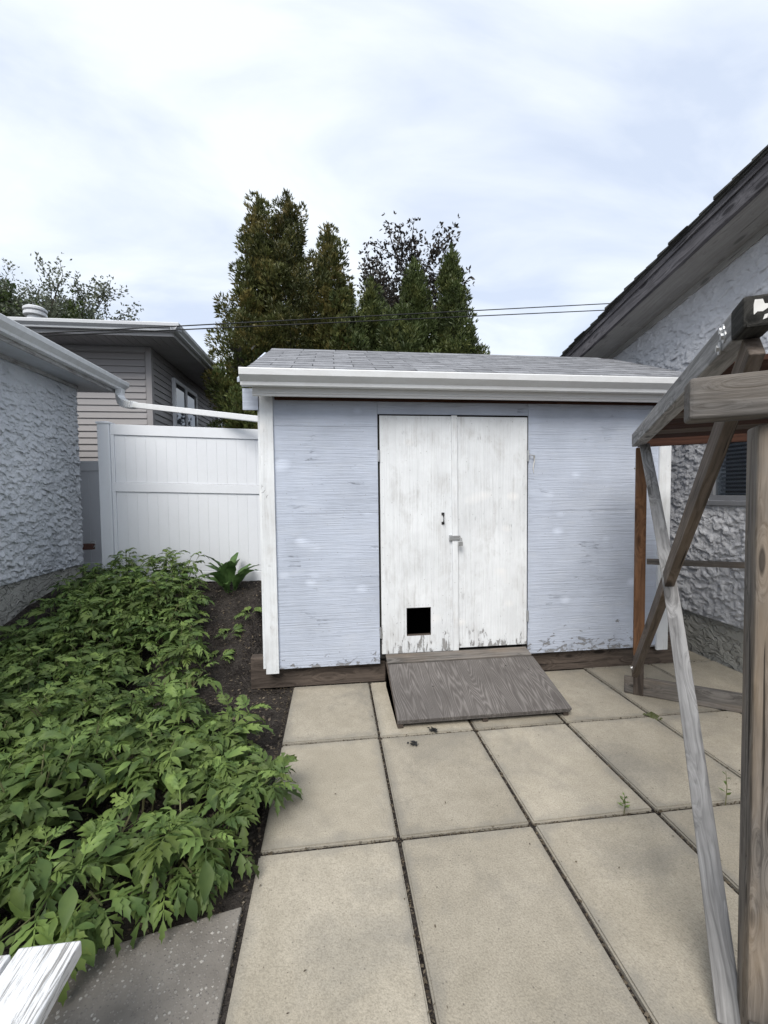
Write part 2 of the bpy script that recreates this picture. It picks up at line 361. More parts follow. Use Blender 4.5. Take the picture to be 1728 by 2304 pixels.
def peeling(name):
    """white paint worn to grey grain, along local X"""
    n = NT(name, .8, .2)
    g = n.noise(n.map((4.5, 85, 30)), 1, 6, .7, .8); p = n.noise(n.map((3, 12, 12)), 1.2, 5, .65)
    m = n.ramp(n.math('ADD', n.math('MULTIPLY', g, .75), n.math('MULTIPLY', p, .3)), (.55, 0.), (.60, 1.))
    wood = n.ramp(g, (.3, (.13, .125, .12)), (.7, (.36, .35, .34)))
    return n.done(n.mix(m, (.74, .75, .76), wood), n.math('SUBTRACT', g, m), .6, .004)

MT = {}
MT['blue'] = painted_ply('lavender_blue_painted_plywood', (.485, .53, .625), (.57, .60, .655), 'x', wearlev=.45, crk=.0)
MT['bluechip'] = painted_ply('lavender_blue_paint_flaking_at_the_foot', (.485, .53, .625), (.57, .60, .655), 'x', wearlev=.45, chips=True, crk=.12)
MT['door'] = painted_ply('worn_white_door_paint', (.76, .78, .80), (.46, .45, .44), 'z', wearlev=.85, chips=True)
MT['trim'] = painted_ply('white_trim_paint', (.76, .78, .80), (.46, .44, .42), 'z', wearlev=.5)
MT['gutter'] = plain('white_gutter_metal', (.74, .75, .76), .4, .4, .2, (.36, .34, .30), grain=(1, 3, 3))
MT['fascia'] = plain('white_fascia_metal', (.68, .68, .68), .45, .4, .1, (.38, .35, .31), grain=(2, 3, 3))
MT['redwood'] = old_wood('dark_red_wood', (.03, .014, .010), (.075, .034, .022))
MT['grey'] = old_wood('silver_weathered_wood', (.13, .126, .124), (.39, .382, .375))
MT['greybrown'] = old_wood('grey_brown_weathered_wood', (.06, .055, .051), (.215, .20, .186), (.29, .215, .15), .3)
MT['beamgrey'] = old_wood('dark_grey_beam_wood', (.05, .048, .047), (.20, .193, .187), (.26, .20, .14), .25, 1.5, 20.)
MT['brown'] = old_wood('brown_grey_brace_wood', (.055, .046, .04), (.20, .168, .145), (.26, .19, .13), .3, 1.4)
MT['tan'] = old_wood('tan_grey_post_wood', (.05, .045, .042), (.215, .195, .175), (.33, .25, .17), .5, 1.7, 24.)
MT['orange'] = old_wood('orange_brown_post_wood', (.10, .052, .03), (.26, .135, .072), (.17, .13, .10), .5)
MT['skid'] = old_wood('brown_sleeper_wood', (.045, .036, .031), (.15, .12, .10))
MT['rot'] = old_wood('black_rotten_wood', (.010, .010, .009), (.05, .048, .044))
MT['ply'] = plywood_bare('bare_weathered_plywood', (.11, .10, .094), (.225, .208, .198))
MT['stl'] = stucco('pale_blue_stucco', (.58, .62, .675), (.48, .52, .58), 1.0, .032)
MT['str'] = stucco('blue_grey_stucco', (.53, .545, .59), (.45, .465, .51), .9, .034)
MT['stl2'] = stucco('pale_blue_stucco_coat', (.68, .70, .735), (.59, .615, .655), 1.0, .012, lap=False)
MT['str2'] = stucco('blue_grey_stucco_coat', (.67, .675, .70), (.58, .585, .61), .9, .012, lap=False)
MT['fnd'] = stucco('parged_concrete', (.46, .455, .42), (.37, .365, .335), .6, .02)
MT['slab'] = concrete('patio_concrete', (.355, .318, .252), (.435, .392, .318), (.24, .225, .195))
MT['agg'] = aggregate('exposed_aggregate_concrete')
MT['soil'] = soil_mat('dark_garden_soil')
MT['shingle'] = shingle_mat('grey_asphalt_shingle', (.20, .205, .22), (.31, .315, .335))
MT['dshingle'] = shingle_mat('dark_asphalt_shingle', (.05, .05, .048), (.10, .10, .09))
MT['vinyl'] = plain('white_vinyl', (.74, .755, .785), .4, .4, .08, (.5, .5, .5))
MT['siding'] = plain('grey_beige_vinyl_siding', (.30, .285, .285), .5, .3, .1, (.25, .236, .236))
MT['soffit'] = plain('grey_soffit_metal', (.36, .355, .36), .5, .3)
MT['soffitw'] = plain('white_soffit_paint', (.52, .54, .58), .6, .3, .25, (.3, .28, .25))
MT['peelf'] = plain('peeling_fascia_board', (.50, .50, .50), .8, .2, .85, (.12, .10, .085), grain=(1, .8, 4))
MT['rake'] = old_wood('dark_rake_board', (.05, .047, .052), (.20, .19, .20))
MT['rsoff'] = old_wood('grey_wood_soffit', (.33, .322, .305), (.46, .45, .43))
MT['metal'] = plain('galvanised_metal', (.55, .56, .57), .4, .5, .3, (.28, .25, .2), metal=.85)
MT['black'] = plain('black_iron', (.015, .015, .015), .5, .4)
MT['rust'] = plain('rusty_brown_paint', (.10, .045, .035), .7, .3, .5, (.05, .03, .025))
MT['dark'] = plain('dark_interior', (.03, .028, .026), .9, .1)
MT['glass'] = plain('dark_window_glass', (.02, .022, .025), .05, .6)
MT['blind'] = plain('grey_blind', (.34, .35, .38), .6, .2)
MT['cable'] = plain('black_cable', (.02, .02, .02), .6, .3)
MT['peel'] = peeling('peeling_white_bench_paint')
MT['bark'] = old_wood('tree_bark', (.03, .024, .02), (.09, .075, .06))
MT['whitep'] = plain('flaking_white_paint', (.70, .69, .66), .7, .2, .3, (.4, .38, .34))
MT['pebble'] = plain('pale_pebble', (.40, .38, .345), .7, .3)
MT['stem'] = leaf_mat('green_stem', (.10, .12, .05), (.17, .16, .08), trans=.05)
MT['drystem'] = plain('dry_stem', (.30, .25, .17), .8, .1)
MT['leaf'] = leaf_mat('garden_leaf', (.078, .135, .040), (.175, .248, .068), trans=.28, rough=.55, noise_sc=6, rand=.42)
MT['dock'] = leaf_mat('dock_leaf', (.055, .11, .03), (.09, .16, .05), trans=.25, rough=.45, noise_sc=5)
MT['cedar'] = leaf_mat('cedar_foliage', (.05, .06, .02), (.11, .118, .036), (.21, .165, .052), trans=.2, noise_sc=1.6)
MT['cedarg'] = leaf_mat('green_cedar_foliage', (.046, .064, .022), (.095, .125, .04), (.15, .16, .048), trans=.2, noise_sc=1.4)
MT['plum'] = leaf_mat('purple_leaf', (.024, .024, .02), (.055, .045, .036), trans=.2)
MT['ash'] = leaf_mat('grey_green_leaf', (.085, .10, .07), (.15, .165, .115), trans=.25)
MT['maple'] = leaf_mat('mid_green_leaf', (.05, .08, .025), (.09, .125, .035), trans=.25, noise_sc=.6)
MT['debris'] = leaf_mat('dry_leaf_litter', (.06, .045, .03), (.16, .13, .09), trans=.05, noise_sc=40)
MT['moss'] = leaf_mat('moss', (.05, .065, .02), (.09, .10, .03), trans=.05)

# ------------------------------------------------------------------ ground
def S(t): t = min(1, max(0, t)); return t*t*(3-2*t)
def gz(x, y):
    side = max(S((-.50-x)/.35), S((y-5.6)/.6))
    return -.030+.52*S((y-3.0)/2.3)*side
def bumpy(x, y): return .018*mnoise.noise(Vector((x*5, y*5, 0)))+.010*mnoise.noise(Vector((x*17, y*17, 3)))+.005*mnoise.noise(Vector((x*45, y*45, 7)))
def grid(name, xs, ys, zf, mat):
    V = np.array([(x, y, zf(x, y)) for y in ys for x in xs]); nx = len(xs)
    q = np.array([(j*nx+i, j*nx+i+1, (j+1)*nx+i+1, (j+1)*nx+i) for j in range(len(ys)-1) for i in range(nx-1)])
    me = fast_mesh(name, V, q, mat); me.polygons.foreach_set('use_smooth', [True]*len(me.polygons)); return me
xs = [-600, -150, -60, -25, -14, -9, -6, -4.5]+list(np.arange(-3.4, 4.01, .2))+[5, 7, 10, 16, 30, 70, 170, 600]
ys = [-600, -150, -50, -20, -8, -3, -1]+list(np.arange(0, 7.01, .2))+[8, 10, 14, 20, 35, 70, 170, 600]
ground = link('ground', grid('ground', xs, ys, lambda x, y: gz(x, y)-.035, MT['soil'])); tag(ground, kind='structure')
bed = link('garden_bed', grid('garden_bed', np.arange(-3.2, -.30, .03), np.arange(.3, 5.75, .03), lambda x, y: gz(x, y)+bumpy(x, y)+.006, MT['soil'])); tag(bed, kind='structure')

# litter on the soil: chips, crumbs, twigs (nobody could count them)
V, Fq = [], []
def chip(p, s, mat_list=None):
    a = Vector((random.gauss(0, 1), random.gauss(0, 1), random.gauss(0, .35))).normalized(); b = a.cross(Vector((random.gauss(0, .4), random.gauss(0, .4), 1))).normalized()
    w = s*random.uniform(.25, .7); k = len(V)
    for c in (a*s, b*w, -a*s, -b*w): V.append(tuple(Vector(p)+c))
    Fq.append((k, k+1, k+2, k+3))
for i in range(5200):
    x, y = random.uniform(-3.1, -.36), random.uniform(1.2, 5.2)
    if random.random() < .5: x = random.uniform(-1.5, -.36)
    chip((x, y, gz(x, y)+bumpy(x, y)+.012), random.choice((.004, .006, .008, .012, .016)))
o = link('soil_litter', fast_mesh('soil_litter', np.array(V), np.array(Fq), MT['debris'])); tag(o, 'dry leaf chips and twigs scattered over the dark soil', 'litter', kind='stuff')
# soil clods
def clod(g, x, y, z, s):
    pts = []
    for dx, dy, dz in ((1, 0, 0), (0, 1, 0), (-1, 0, 0), (0, -1, 0), (0, 0, 1), (0, 0, -1)):
        k = s*random.uniform(.6, 1.2); pts.append((x+dx*k, y+dy*k, z+dz*k*.7))
    g.add(pts, [(0, 1, 4), (1, 2, 4), (2, 3, 4), (3, 0, 4), (1, 0, 5), (2, 1, 5), (3, 2, 5), (0, 3, 5)])
g = Geo()
for i in range(1500):
    x, y = random.uniform(-1.6, -.37), random.uniform(1.45, 5.2)
    clod(g, x, y, gz(x, y)+bumpy(x, y)+.004, random.choice((.005, .007, .010, .014, .02)))
o = g.obj('soil_clods', MT['soil']); tag(o, 'loose dark clods lying on the garden soil', 'soil', kind='stuff')

# ------------------------------------------------------------------ patio
patio = link('patio', grid('patio', np.arange(-.37, 3.42, .05), np.arange(-1.6, 4.6, .05), lambda x, y: -.016+.4*bumpy(x, y), MT['soil'])); tag(patio, kind='structure')
W, D, X0, Y0 = .624, .791, .263, 3.385
def slab_mesh(w, d):
    g = Geo(); bm = bmesh.new(); r = bmesh.ops.create_cube(bm, size=1)
    for v in bm.verts: v.co = Vector((v.co.x*w, v.co.y*d, (v.co.z-.5)*.05))
    bmesh.ops.bevel(bm, geom=[e for e in bm.edges], offset=.007, segments=2, affect='EDGES')
    me = bpy.data.meshes.new('paving_slab'); bm.to_mesh(me); bm.free(); me.materials.append(MT['slab']); return me
SM = slab_mesh(W-.019, D-.020)
for j in range(-1, 6):
    for i in range(-1, 5):
        if j == -1 and i < 3: continue
        x, y = X0+(i+.5)*W, Y0-(j+.5)*D
        me = SM
        if i == -1: me = slab_mesh(W-.030, D-.020); x += .009
        o = link('paving_slab', me, patio, (x+random.uniform(-.002, .002), y+random.uniform(-.002, .002), random.uniform(-.003, .003)), (random.uniform(-.003, .003), random.uniform(-.003, .003), random.uniform(-.0035, .0035)))
# joint fill: grit and litter in the joints
V, Fq = [], []
for i in range(6500):
    if random.random() < .5:
        x = X0+random.randint(-1, 5)*W+random.gauss(0, .004); y = random.uniform(.6, 3.4)
    else: y = Y0-random.randint(0, 3)*D+random.gauss(0, .004); x = random.uniform(-.34, 3.3)
    chip((x, y, random.uniform(-.014, -.003)), random.choice((.003, .004, .006, .009)))
o = link('joint_grit', fast_mesh('joint_grit', np.array(V), np.array(Fq), MT['debris']), patio); tag(o, kind='stuff')
V, Fq = [], []
for i in range(420):
    x, y = random.uniform(-.33, 2.9), random.uniform(1.0, 3.3)
    if random.random() < .5: x = X0+random.randint(-1, 4)*W+random.gauss(0, .04)
    chip((x, y, .006), random.choice((.0025, .003, .004, .006)))
o = link('slab_crumbs', fast_mesh('slab_crumbs', np.array(V), np.array(Fq), MT['debris']), patio); tag(o, kind='stuff')
g = Geo(); g.add([(-.362, 1.567, .004), (-1.05, 1.43, .004), (-1.05, .2, .004), (-.346, .2, .004)], [(0, 1, 2, 3)])
q = g.v; g = Geo().hexa([(x, y, -.05) for x, y, z in q]+[(x, y, z) for x, y, z in q])
agg = g.obj('aggregate_slab', MT['agg'], patio, (-.6, 1.0, 0), bev=.006)
# loose pebbles in the slab face
g = Geo()
for i in range(90):
    x, y = random.uniform(-.95, -.38), random.uniform(.95, 1.5)
    if y > 1.55+(x+.37)*.2-.02: continue
    clod(g, x, y, .004, random.choice((.003, .004, .005, .007)))
o = g.obj('pebbles', MT['pebble'], patio); tag(o, kind='stuff')
# bits lying on the slabs
for k, (x, y) in enumerate([(.46, 2.487), (.613, 2.619)]):
    V, Fq = [], []
    for i in range(26): chip((x+random.gauss(0, .017), y+random.gauss(0, .010), random.uniform(.003, .016)), random.choice((.006, .010, .016)))
    o = link('leaf_scrap', fast_mesh('leaf_scrap', np.array(V), np.array(Fq), MT['cable']))
    tag(o, ['small blackened leaf scrap lying on the slab before the ramp', 'small black leaf scrap caught in the joint beside the ramp'][k], 'leaf scrap')
g = Geo()
for i in range(60):
    x, y = 1.99+random.gauss(0, .02), 2.60+random.gauss(0, .02); clod(g, x+.14, y-.01, 0, random.choice((.008, .012, .015)))
o = g.obj('moss_tuft', MT['moss']); tag(o, 'small green moss tuft where four patio slabs meet beside the silver leaning board', 'moss')
def weed(x, y, h, label, n):
    root = empty('weed', (x, y, 0), label, 'weed'); pts = [(x, y, -.01), (x+.006, y, h*.5), (x+.002, y+.004, h)]
    Geo().tube(pts, [.0022, .0018, .001], 5).obj('stem', MT['stem'], root, (x, y, 0))
    for i in range(n):
        z = h*(.25+.75*i/n); a = i*2.4; L = .03*(1.1-.5*i/n); d = Vector((math.cos(a), math.sin(a), .35)); s = Vector((-d.y, d.x, 0)); p = Vector((x, y, z))
        Geo().add([p, p+d*L*.5+s*L*.22, p+d*L, p+d*L*.5-s*L*.22], [(0, 1, 2, 3)]).obj('leaf', MT['leaf'], root, p)
weed(1.353, 1.812, .085, 'small leafy weed sprouting from the slab joint, out in the open', 12)
weed(1.880, 1.80, .16, 'thin tall weed sprouting from the slab joint beside the tan post', 7)

# ------------------------------------------------------------------ shed
SY = 3.338
shed = empty('garden_shed', (1.16, 4.4, 0), 'lavender blue plywood garden shed with white double doors and grey shingle roof', 'shed')
xl, xr = -.543, 2.87; zb, zt = .166, 2.30; yb = 5.46
# hollow body: back, sides, floor, frame behind the sheathing
box('back_wall', xl+.02, xr-.02, yb-.03, yb, .2, zt+.02, MT['blue'], shed)
for sx, n in ((xl+.012, 0), (xr-.032, 1)):
    zr = lambda y: 2.42+.43*(min(y, 8.8-y)-3.10)-.08
    g = Geo().ext([(SY+.014, .17), (yb-.035, .17), (yb-.035, zr(yb)-.04), (4.4, zr(4.4)-.02), (SY+.014, zr(SY)-.04)], 'x', sx, sx+.02)
    g.obj('side_wall', MT['blue'], shed, (sx, 4.4, 1))
box('floor', xl+.04, xr-.04, SY+.05, yb-.04, .17, .2, MT['dark'], shed)
for k, (a, b) in enumerate([(xl-.13, .40), (1.56, 3.03)]):
    o = member('sleeper_beam', (a, SY+.105, .118), (b, SY+.105, .118), .09, .25, MT['skid'], shed, bev=.006)
member('sleeper_beam', (.402, SY+.12, .09), (1.558, SY+.12, .09), .08, .17, MT['skid'], shed, bev=.006)
# wall panels: plywood sheets, each with its own edges
T = .012
def panel(x0, x1, z0, z1, dy=0): return box('wall_panel', x0+.0007, x1-.0007, SY+dy, SY+T+dy, z0+.0007, z1-.0007, MT['bluechip' if z0 < .3 else 'blue'], shed, .0008)
for z0, z1, dy in ((zb, .874, 0), (.874, 1.384, .0007), (1.384, 2.060, 0), (2.060, zt, -.0008)): panel(xl+.06, .352, z0, z1, dy)
for z0, z1, dy in ((.176, 1.375, 0), (1.375, zt, .0006)): panel(1.598, xr-.06, z0, z1, dy)
panel(.352, 1.598, 2.158, zt, .0004)
for x0, x1, zs_ in ((xl+.10, .34, (.20, .86, .89, 1.37, 1.40, 2.04, 2.08, 2.27)), (1.62, xr-.13, (.21, 1.36, 1.39, 2.26))):
    hd = Geo()
    for z in zs_:
        for k in range(7):
            x = x0+(x1-x0)*k/6+random.uniform(-.012, .012); zz = z+random.uniform(-.006, .006)
            hd.add([(x+.003*math.cos(w), SY-.0018, zz+.003*math.sin(w)) for w in [q*math.pi/3 for q in range(6)]], [tuple(range(6))])
    for xx in (x0-.01, (x0+x1)/2, x1):
        for k in range(10):
            x = xx+random.uniform(-.008, .008); zz = .25+k*.205+random.uniform(-.02, .02)
            hd.add([(x+.003*math.cos(w), SY-.0018, zz+.003*math.sin(w)) for w in [q*math.pi/3 for q in range(6)]], [tuple(range(6))])
    o = hd.obj('nail_heads', MT['metal'], shed, ((x0+x1)/2, SY, 1.2)); tag(o, kind='stuff')
# dark framing behind the door gaps
for a in ((.34, .40), (1.55, 1.62)): box('door_stud', a[0], a[1], SY+.016, SY+.05, .2, 2.2, MT['dark'], shed)
box('door_header', .401, 1.549, SY+.016, SY+.05, 2.10, 2.2, MT['dark'], shed)
box('door_sill', .401, 1.549, SY+.016, SY+.10, .176, .236, MT['dark'], shed)
# corner boards
member('corner_board', (xl+.052, SY-.010, .140), (xl+.045, SY-.010, 2.285), .098, .02, MT['trim'], shed, up=(0, -1, 0), bev=.002)
member('corner_board', (xl-.011, SY+.035, .175), (xl-.011, SY+.035, 2.27), .02, .07, MT['trim'], shed, up=(0, 1, 0), bev=.002)
member('corner_board', (xr-.055, SY-.010, .150), (xr-.050, SY-.010, 2.285), .105, .02, MT['trim'], shed, up=(0, -1, 0), bev=.002)
# trims use local X along their length: give them a paint with the grain that way
MT['trimx'] = painted_ply('white_trim_paint_long', (.76, .78, .80), (.46, .44, .42), 'x', wearlev=.55)
for o in shed.children:
    if o.name.startswith('corner_board'): o.data.materials[0] = MT['trimx']
# doors
def door(x0, x1, z0, z1, hole=None, skew=0.):
    y0, y1 = SY-.004, SY+.014; c = ((x0+x1)/2, (y0+y1)/2, (z0+z1)/2)
    d = empty('door', c); d.parent = shed; d.location = Vector(c)-wpos(shed)
    g = Geo()
    if hole:
        hx0, hx1, hz0, hz1 = hole
        O = [(x0, z0), (x1, z0), (x1, z1), (x0, z1)]; I = [(hx0, hz0), (hx1, hz0), (hx1, hz1), (hx0, hz1)]
        vs = [(x, y0, z) for x, z in O]+[(x, y0, z) for x, z in I]+[(x, y1, z) for x, z in O]+[(x, y1, z) for x, z in I]
        fs = []
        for k in range(4):
            k2 = (k+1) % 4
            fs += [(k, k2, 4+k2, 4+k), (8+k2, 8+k, 12+k, 12+k2), (k2, k, 8+k, 8+k2), (4+k, 4+k2, 12+k2, 12+k)]
        g.add(vs, fs)
    else: g.box(x0, x1, y0, y1, z0, z1)
    g.obj('door_panel', MT['door'], d, c)
    # nail heads round the edge
    h = Geo()
    P = [(x0+.02+random.uniform(-.006, .006), z0+.05+k*.135) for k in range(14)]+[(x1-.03+random.uniform(-.006, .006), z0+.05+k*.15) for k in range(13)]
    P += [(x0+.05+k*.085, z1-.03+random.uniform(-.008, .008)) for k in range(7)]+[(x0+.04+k*.05+random.uniform(-.01, .01), z0+.03+random.uniform(-.01, .02)) for k in range(11)]+[(x0+.06+k*.09, 1.36+random.uniform(-.004, .004)) for k in range(4)]
    if hole: P += [(hole[0]-.02, hole[2]+k*.06) for k in range(5)]+[(hole[1]+.02, hole[2]+k*.06) for k in range(5)]+[(hole[0]+.03+k*.05, hole[3]+.02) for k in range(4)]
    for x, z in P:
        if z > z1-.01: continue
        h.add([(x+.0032*math.cos(w), y0-.0012, z+.0032*math.sin(w)) for w in [k*math.pi/3 for k in range(6)]], [tuple(range(6))])
    o = h.obj('nail_heads', MT['metal'], d, c); tag(o, kind='stuff')
    return d
dl = door(.368, .966, .243, 2.146, (.570, .772, .378, .609))
dr = door(.972, 1.586, .262, 2.143)
box('sill_strip', .572, .770, SY+.002, SY+.03, .366, .385, MT['skid'], dl)
member('batten', (.975, SY-.014, .222), (.966, SY-.014, 2.150), .046, .018, MT['trimx'], dl, up=(0, -1, 0), bev=.0025)
# handle: two feet and a bar
g = Geo()
for z in (1.29, 1.365): g.box(.862, .886, SY-.010, SY-.0045, z-.010, z+.010)
g.tube([(.874, SY-.008, 1.29), (.874, SY-.032, 1.302), (.874, SY-.032, 1.353), (.874, SY-.008, 1.365)], .0055, 8)
g.obj('handle', MT['black'], dl, (.874, SY, 1.33), bev=.001)
# hasp plate on the left leaf with staple on the right leaf
g = Geo().box(.925, 1.012, SY-.031, SY-.0265, 1.152, 1.188); g.box(.922, .945, SY-.0275, SY-.005, 1.148, 1.192)
g.obj('hasp', MT['metal'], dl, (.97, SY, 1.17), bev=.0015)
g = Geo().tube([(.992, SY-.003, 1.162), (.992, SY-.048, 1.162), (.992, SY-.048, 1.178), (.992, SY-.003, 1.178)], .0032, 6)
g.obj('staple', MT['metal'], dr, (.992, SY, 1.17))
for (xx, z, d) in ((.360, 1.83, dl), (.362, .42, dl), (1.592, 1.83, dr), (1.592, .50, dr)):
    g = Geo().tube([(xx, SY-.012, z-.045), (xx, SY-.012, z+.045)], .0065, 8); g.box(xx-.010, xx+.010, SY-.0068, SY-.0045, z-.045, z+.045)
    g.obj('hinge', MT['metal'], d, (xx, SY, z))
# a hook with a rag of white string by the right hinge
hk = empty('door_hook', (1.615, SY, 1.83), 'metal hook with frayed white string beside the right shed door', 'hook')
Geo().tube([(1.600, SY+.002, 1.84), (1.605, SY-.03, 1.835), (1.635, SY-.032, 1.83), (1.645, SY-.02, 1.812)], .004, 6).obj('hook', MT['metal'], hk, (1.615, SY, 1.83))
Geo().tube([(1.63, SY-.03, 1.832), (1.645, SY-.012, 1.79), (1.636, SY-.008, 1.73), (1.642, SY-.006, 1.69)], [.006, .005, .004, .002], 5).obj('string', MT['whitep'], hk, (1.63, SY, 1.8))
# padlock through the staple
pk = empty('padlock', (1.000, SY-.055, 1.10), 'small steel padlock hanging from the hasp of the white shed doors', 'padlock')
Geo().box(.985, 1.021, SY-.066, SY-.044, 1.108, 1.146).obj('body', MT['metal'], pk, (1.003, SY-.055, 1.127), bev=.004)
Geo().tube([(.992, SY-.055, 1.142), (.991, SY-.055, 1.158), (.994, SY-.055, 1.168), (1.003, SY-.055, 1.173), (1.012, SY-.055, 1.168), (1.015, SY-.055, 1.158), (1.014, SY-.055, 1.142)], .0035, 8).obj('shackle', MT['metal'], pk, (1.003, SY-.055, 1.155), smooth=True)
# eaves: red strip, soffit, fascia, gutter
member('eave_board', (xl+.11, SY-.014, 2.293), (xr-.115, SY-.014, 2.293), .026, .078, MT['redwood'], shed, bev=.002)
box('soffit', xl+.0, xr+.02, SY-.125, SY+.0, 2.338, 2.346, MT['redwood'], shed, 0)
box('fascia', xl-.03, xr+.06, SY-.150, SY-.128, 2.252, 2.395, MT['fascia'], shed, .003)
Geo().ext([(SY-.150, 2.268), (SY-.156, 2.272), (SY-.156, 2.282), (SY-.150, 2.286)], 'x', xl-.03, xr+.06).obj('fascia_lip', MT['fascia'], shed, (1, SY, 2.27))
def gutter_profile(s=1., t=.004):    # outer K profile, open on top (y negative = outwards)
    return [(0, 0), (0, .115*s), (-t, .115*s), (-t, t), (-.060*s, t), (-.066*s, .028*s), (-.112*s, .062*s), (-.112*s, .092*s), (-.100*s, .096*s), (-.100*s, .104*s), (-.118*s, .108*s), (-.122*s, .100*s), (-.117*s, .060*s), (-.072*s, .022*s), (-.068*s, -.002*s)]
gp = [(SY-.152+a, 2.312+b) for a, b in gutter_profile()]
Geo().ext(gp, 'x', xl-.095, xr+.10).obj('gutter', MT['gutter'], shed, (1.16, SY-.2, 2.36), bev=.0012)
for xe in (xl-.096, xr+.101):
    Geo().ext([(SY-.152, 2.312), (SY-.152, 2.427), (SY-.27, 2.42), (SY-.268, 2.372), (SY-.222, 2.334), (SY-.218, 2.310)], 'x', xe-.0015, xe+.0015).obj('gutter_end_cap', MT['gutter'], shed, (xe, SY-.2, 2.36))
# boxed end of the side overhang (blue) with its dark underside
g = Geo().box(xl-.125, xl-.012, SY-.02, SY+.0, 2.175, 2.335); g.obj('eave_return', MT['blue'], shed, (xl-.06, SY, 2.27))
Geo().ext([(SY+.001, 2.173), (SY+.5, 2.385), (SY+.5, 2.425), (SY+.001, 2.213)], 'x', xl-.124, xl-.014).obj('eave_return_soffit', MT['skid'], shed, (xl-.06, SY+.2, 2.3))
g = Geo().ext([(SY-.22, 2.33), (4.4, 2.925), (4.4, 2.955), (SY-.22, 2.36)], 'x', xl-.118, xl-.102); g.obj('rake_board', MT['blue'], shed, (xl-.1, 4, 2.6))
g = Geo().ext([(SY-.05, 2.345), (4.4, 2.925), (4.4, 2.955), (SY-.05, 2.375)], 'x', xr+.082, xr+.10); g.obj('rake_board', MT['blue'], shed, (xr+.1, 4, 2.6))
# roof deck with separate shingle tabs
sl_, y_e, z_e = .43, 3.105, 2.425
rx0, rx1 = xl-.045, xr+.085
roof = Geo().ext([(y_e+.015, z_e-.02), (4.4, z_e+sl_*(4.4-y_e)-.012), (5.62, z_e+sl_*(4.4-y_e)-.5), (5.62, z_e+sl_*(4.4-y_e)-.52), (4.4, z_e+sl_*(4.4-y_e)-.04), (y_e+.015, z_e-.045)], 'x', rx0+.01, rx1-.01).obj('roof', MT['shingle'], shed, (1.16, 4.4, 2.7))
ang = math.atan(sl_); nC = 10; Ls = (4.4-y_e)/math.cos(ang); ex = Ls/nC
tabm = [Geo().hexa([(-w/2, 0, 0), (w/2, 0, 0), (w/2, ex*1.12, -.004), (-w/2, ex*1.12, -.004), (-w/2, .001, .007), (w/2, .001, .007), (w/2, ex*1.12, .002), (-w/2, ex*1.12, .002)]).mesh('shingle', MT['shingle']) for w in (.299, .14, .22, .26)]
for c in range(nC):
    x = rx0; off = [0, .152][c % 2]+random.uniform(-.01, .01); first = True
    while x < rx1-.02:
        w = .299; me = tabm[0]
        if first and off > .1: w = .14; me = tabm[1]
        if x+w > rx1+.01: w = .14; me = tabm[1]
        y = y_e+(c*ex)*math.cos(ang); z = z_e+(c*ex)*math.sin(ang)+.003
        link('shingle', me, roof, (x+w/2, y, z), (ang+random.uniform(-.004, .012), 0, random.uniform(-.004, .004)))
        x += w+.006; first = False
for k in range(11):
    x = rx0+k*.318; Geo().ext([(4.4-.11, z_e+sl_*(4.29-y_e)+.012), (4.4, z_e+sl_*(4.4-y_e)+.016), (4.53, z_e+sl_*(4.27-y_e)+.012), (4.53, z_e+sl_*(4.27-y_e)+.004), (4.4, z_e+sl_*(4.4-y_e)+.008), (4.29, z_e+sl_*(4.29-y_e)+.004)], 'x', x, min(x+.312, rx1)).obj('ridge_cap', MT['shingle'], roof, (x+.15, 4.4, 2.97))
# right-hand side eave return so that the roof edge has thickness
box('gutter_bracket', 2.05, 2.065, SY-.268, SY-.150, 2.418, 2.422, MT['gutter'], shed, 0)

# ------------------------------------------------------------------ ramp
ramp = empty('wooden_ramp', (.98, 3.0, 0), 'weathered bare plywood ramp leading up to the white shed doors', 'ramp')
rx = (.392, 1.575)
def quadslab(name, p, t, mat, par, n=None):
    a, b, c, d = [Vector(q) for q in p]; nn = (b-a).cross(d-a).normalized(); X = (b-a).normalized(); Y = nn.cross(X)
    o = (a+b+c+d)/4; M = Matrix((X, Y, nn)).transposed(); Mi = M.inverted()
    top = [Mi @ (q-o) for q in (a, b, c, d)]; bot = [v-Vector((0, 0, t)) for v in top]
    return bevel(link(name, Geo().hexa(bot+top).mesh(name, mat), par, o, M.to_euler('XYZ')), .002)
quadslab('ramp_board', [(rx[0], 2.655, .062), (rx[1]+.012, 2.650, .062), (rx[1], 3.20, .212), (rx[0]+.004, 3.20, .212)], .018, MT['ply'], ramp)
quadslab('ramp_board', [(rx[0], 2.662, .0425), (rx[1]+.008, 2.657, .0425), (rx[1], 3.15, .178), (rx[0]+.004, 3.15, .178)], .012, MT['ply'], ramp)
o = member('top_plank', (rx[0]+.002, 3.262, .226), (rx[1]-.006, 3.262, .226), .115, .022, MT['greybrown'], ramp, up=(0, -.22, 1)); 
for x in (.41, .985, 1.557):
    g = Geo().hexa([(x-.019, 2.672, .0), (x+.019, 2.672, .0), (x+.019, 3.285, .0), (x-.019, 3.285, .0), (x-.019, 2.672, .028), (x+.019, 2.672, .028), (x+.019, 3.285, .196), (x-.019, 3.285, .196)])
    g.obj('runner', MT['skid'], ramp, (x, 2.9, .05), bev=.003)
g = Geo().hexa([(rx[0]-.001, 2.70, .001), (rx[0]+.016, 2.70, .001), (rx[0]+.016, 3.29, .001), (rx[0]-.001, 3.29, .001), (rx[0]-.001, 2.70, .035), (rx[0]+.016, 2.70, .035), (rx[0]+.016, 3.29, .197), (rx[0]-.001, 3.29, .197)])
g.obj('side_board', MT['skid'], ramp, (rx[0], 3, .05))

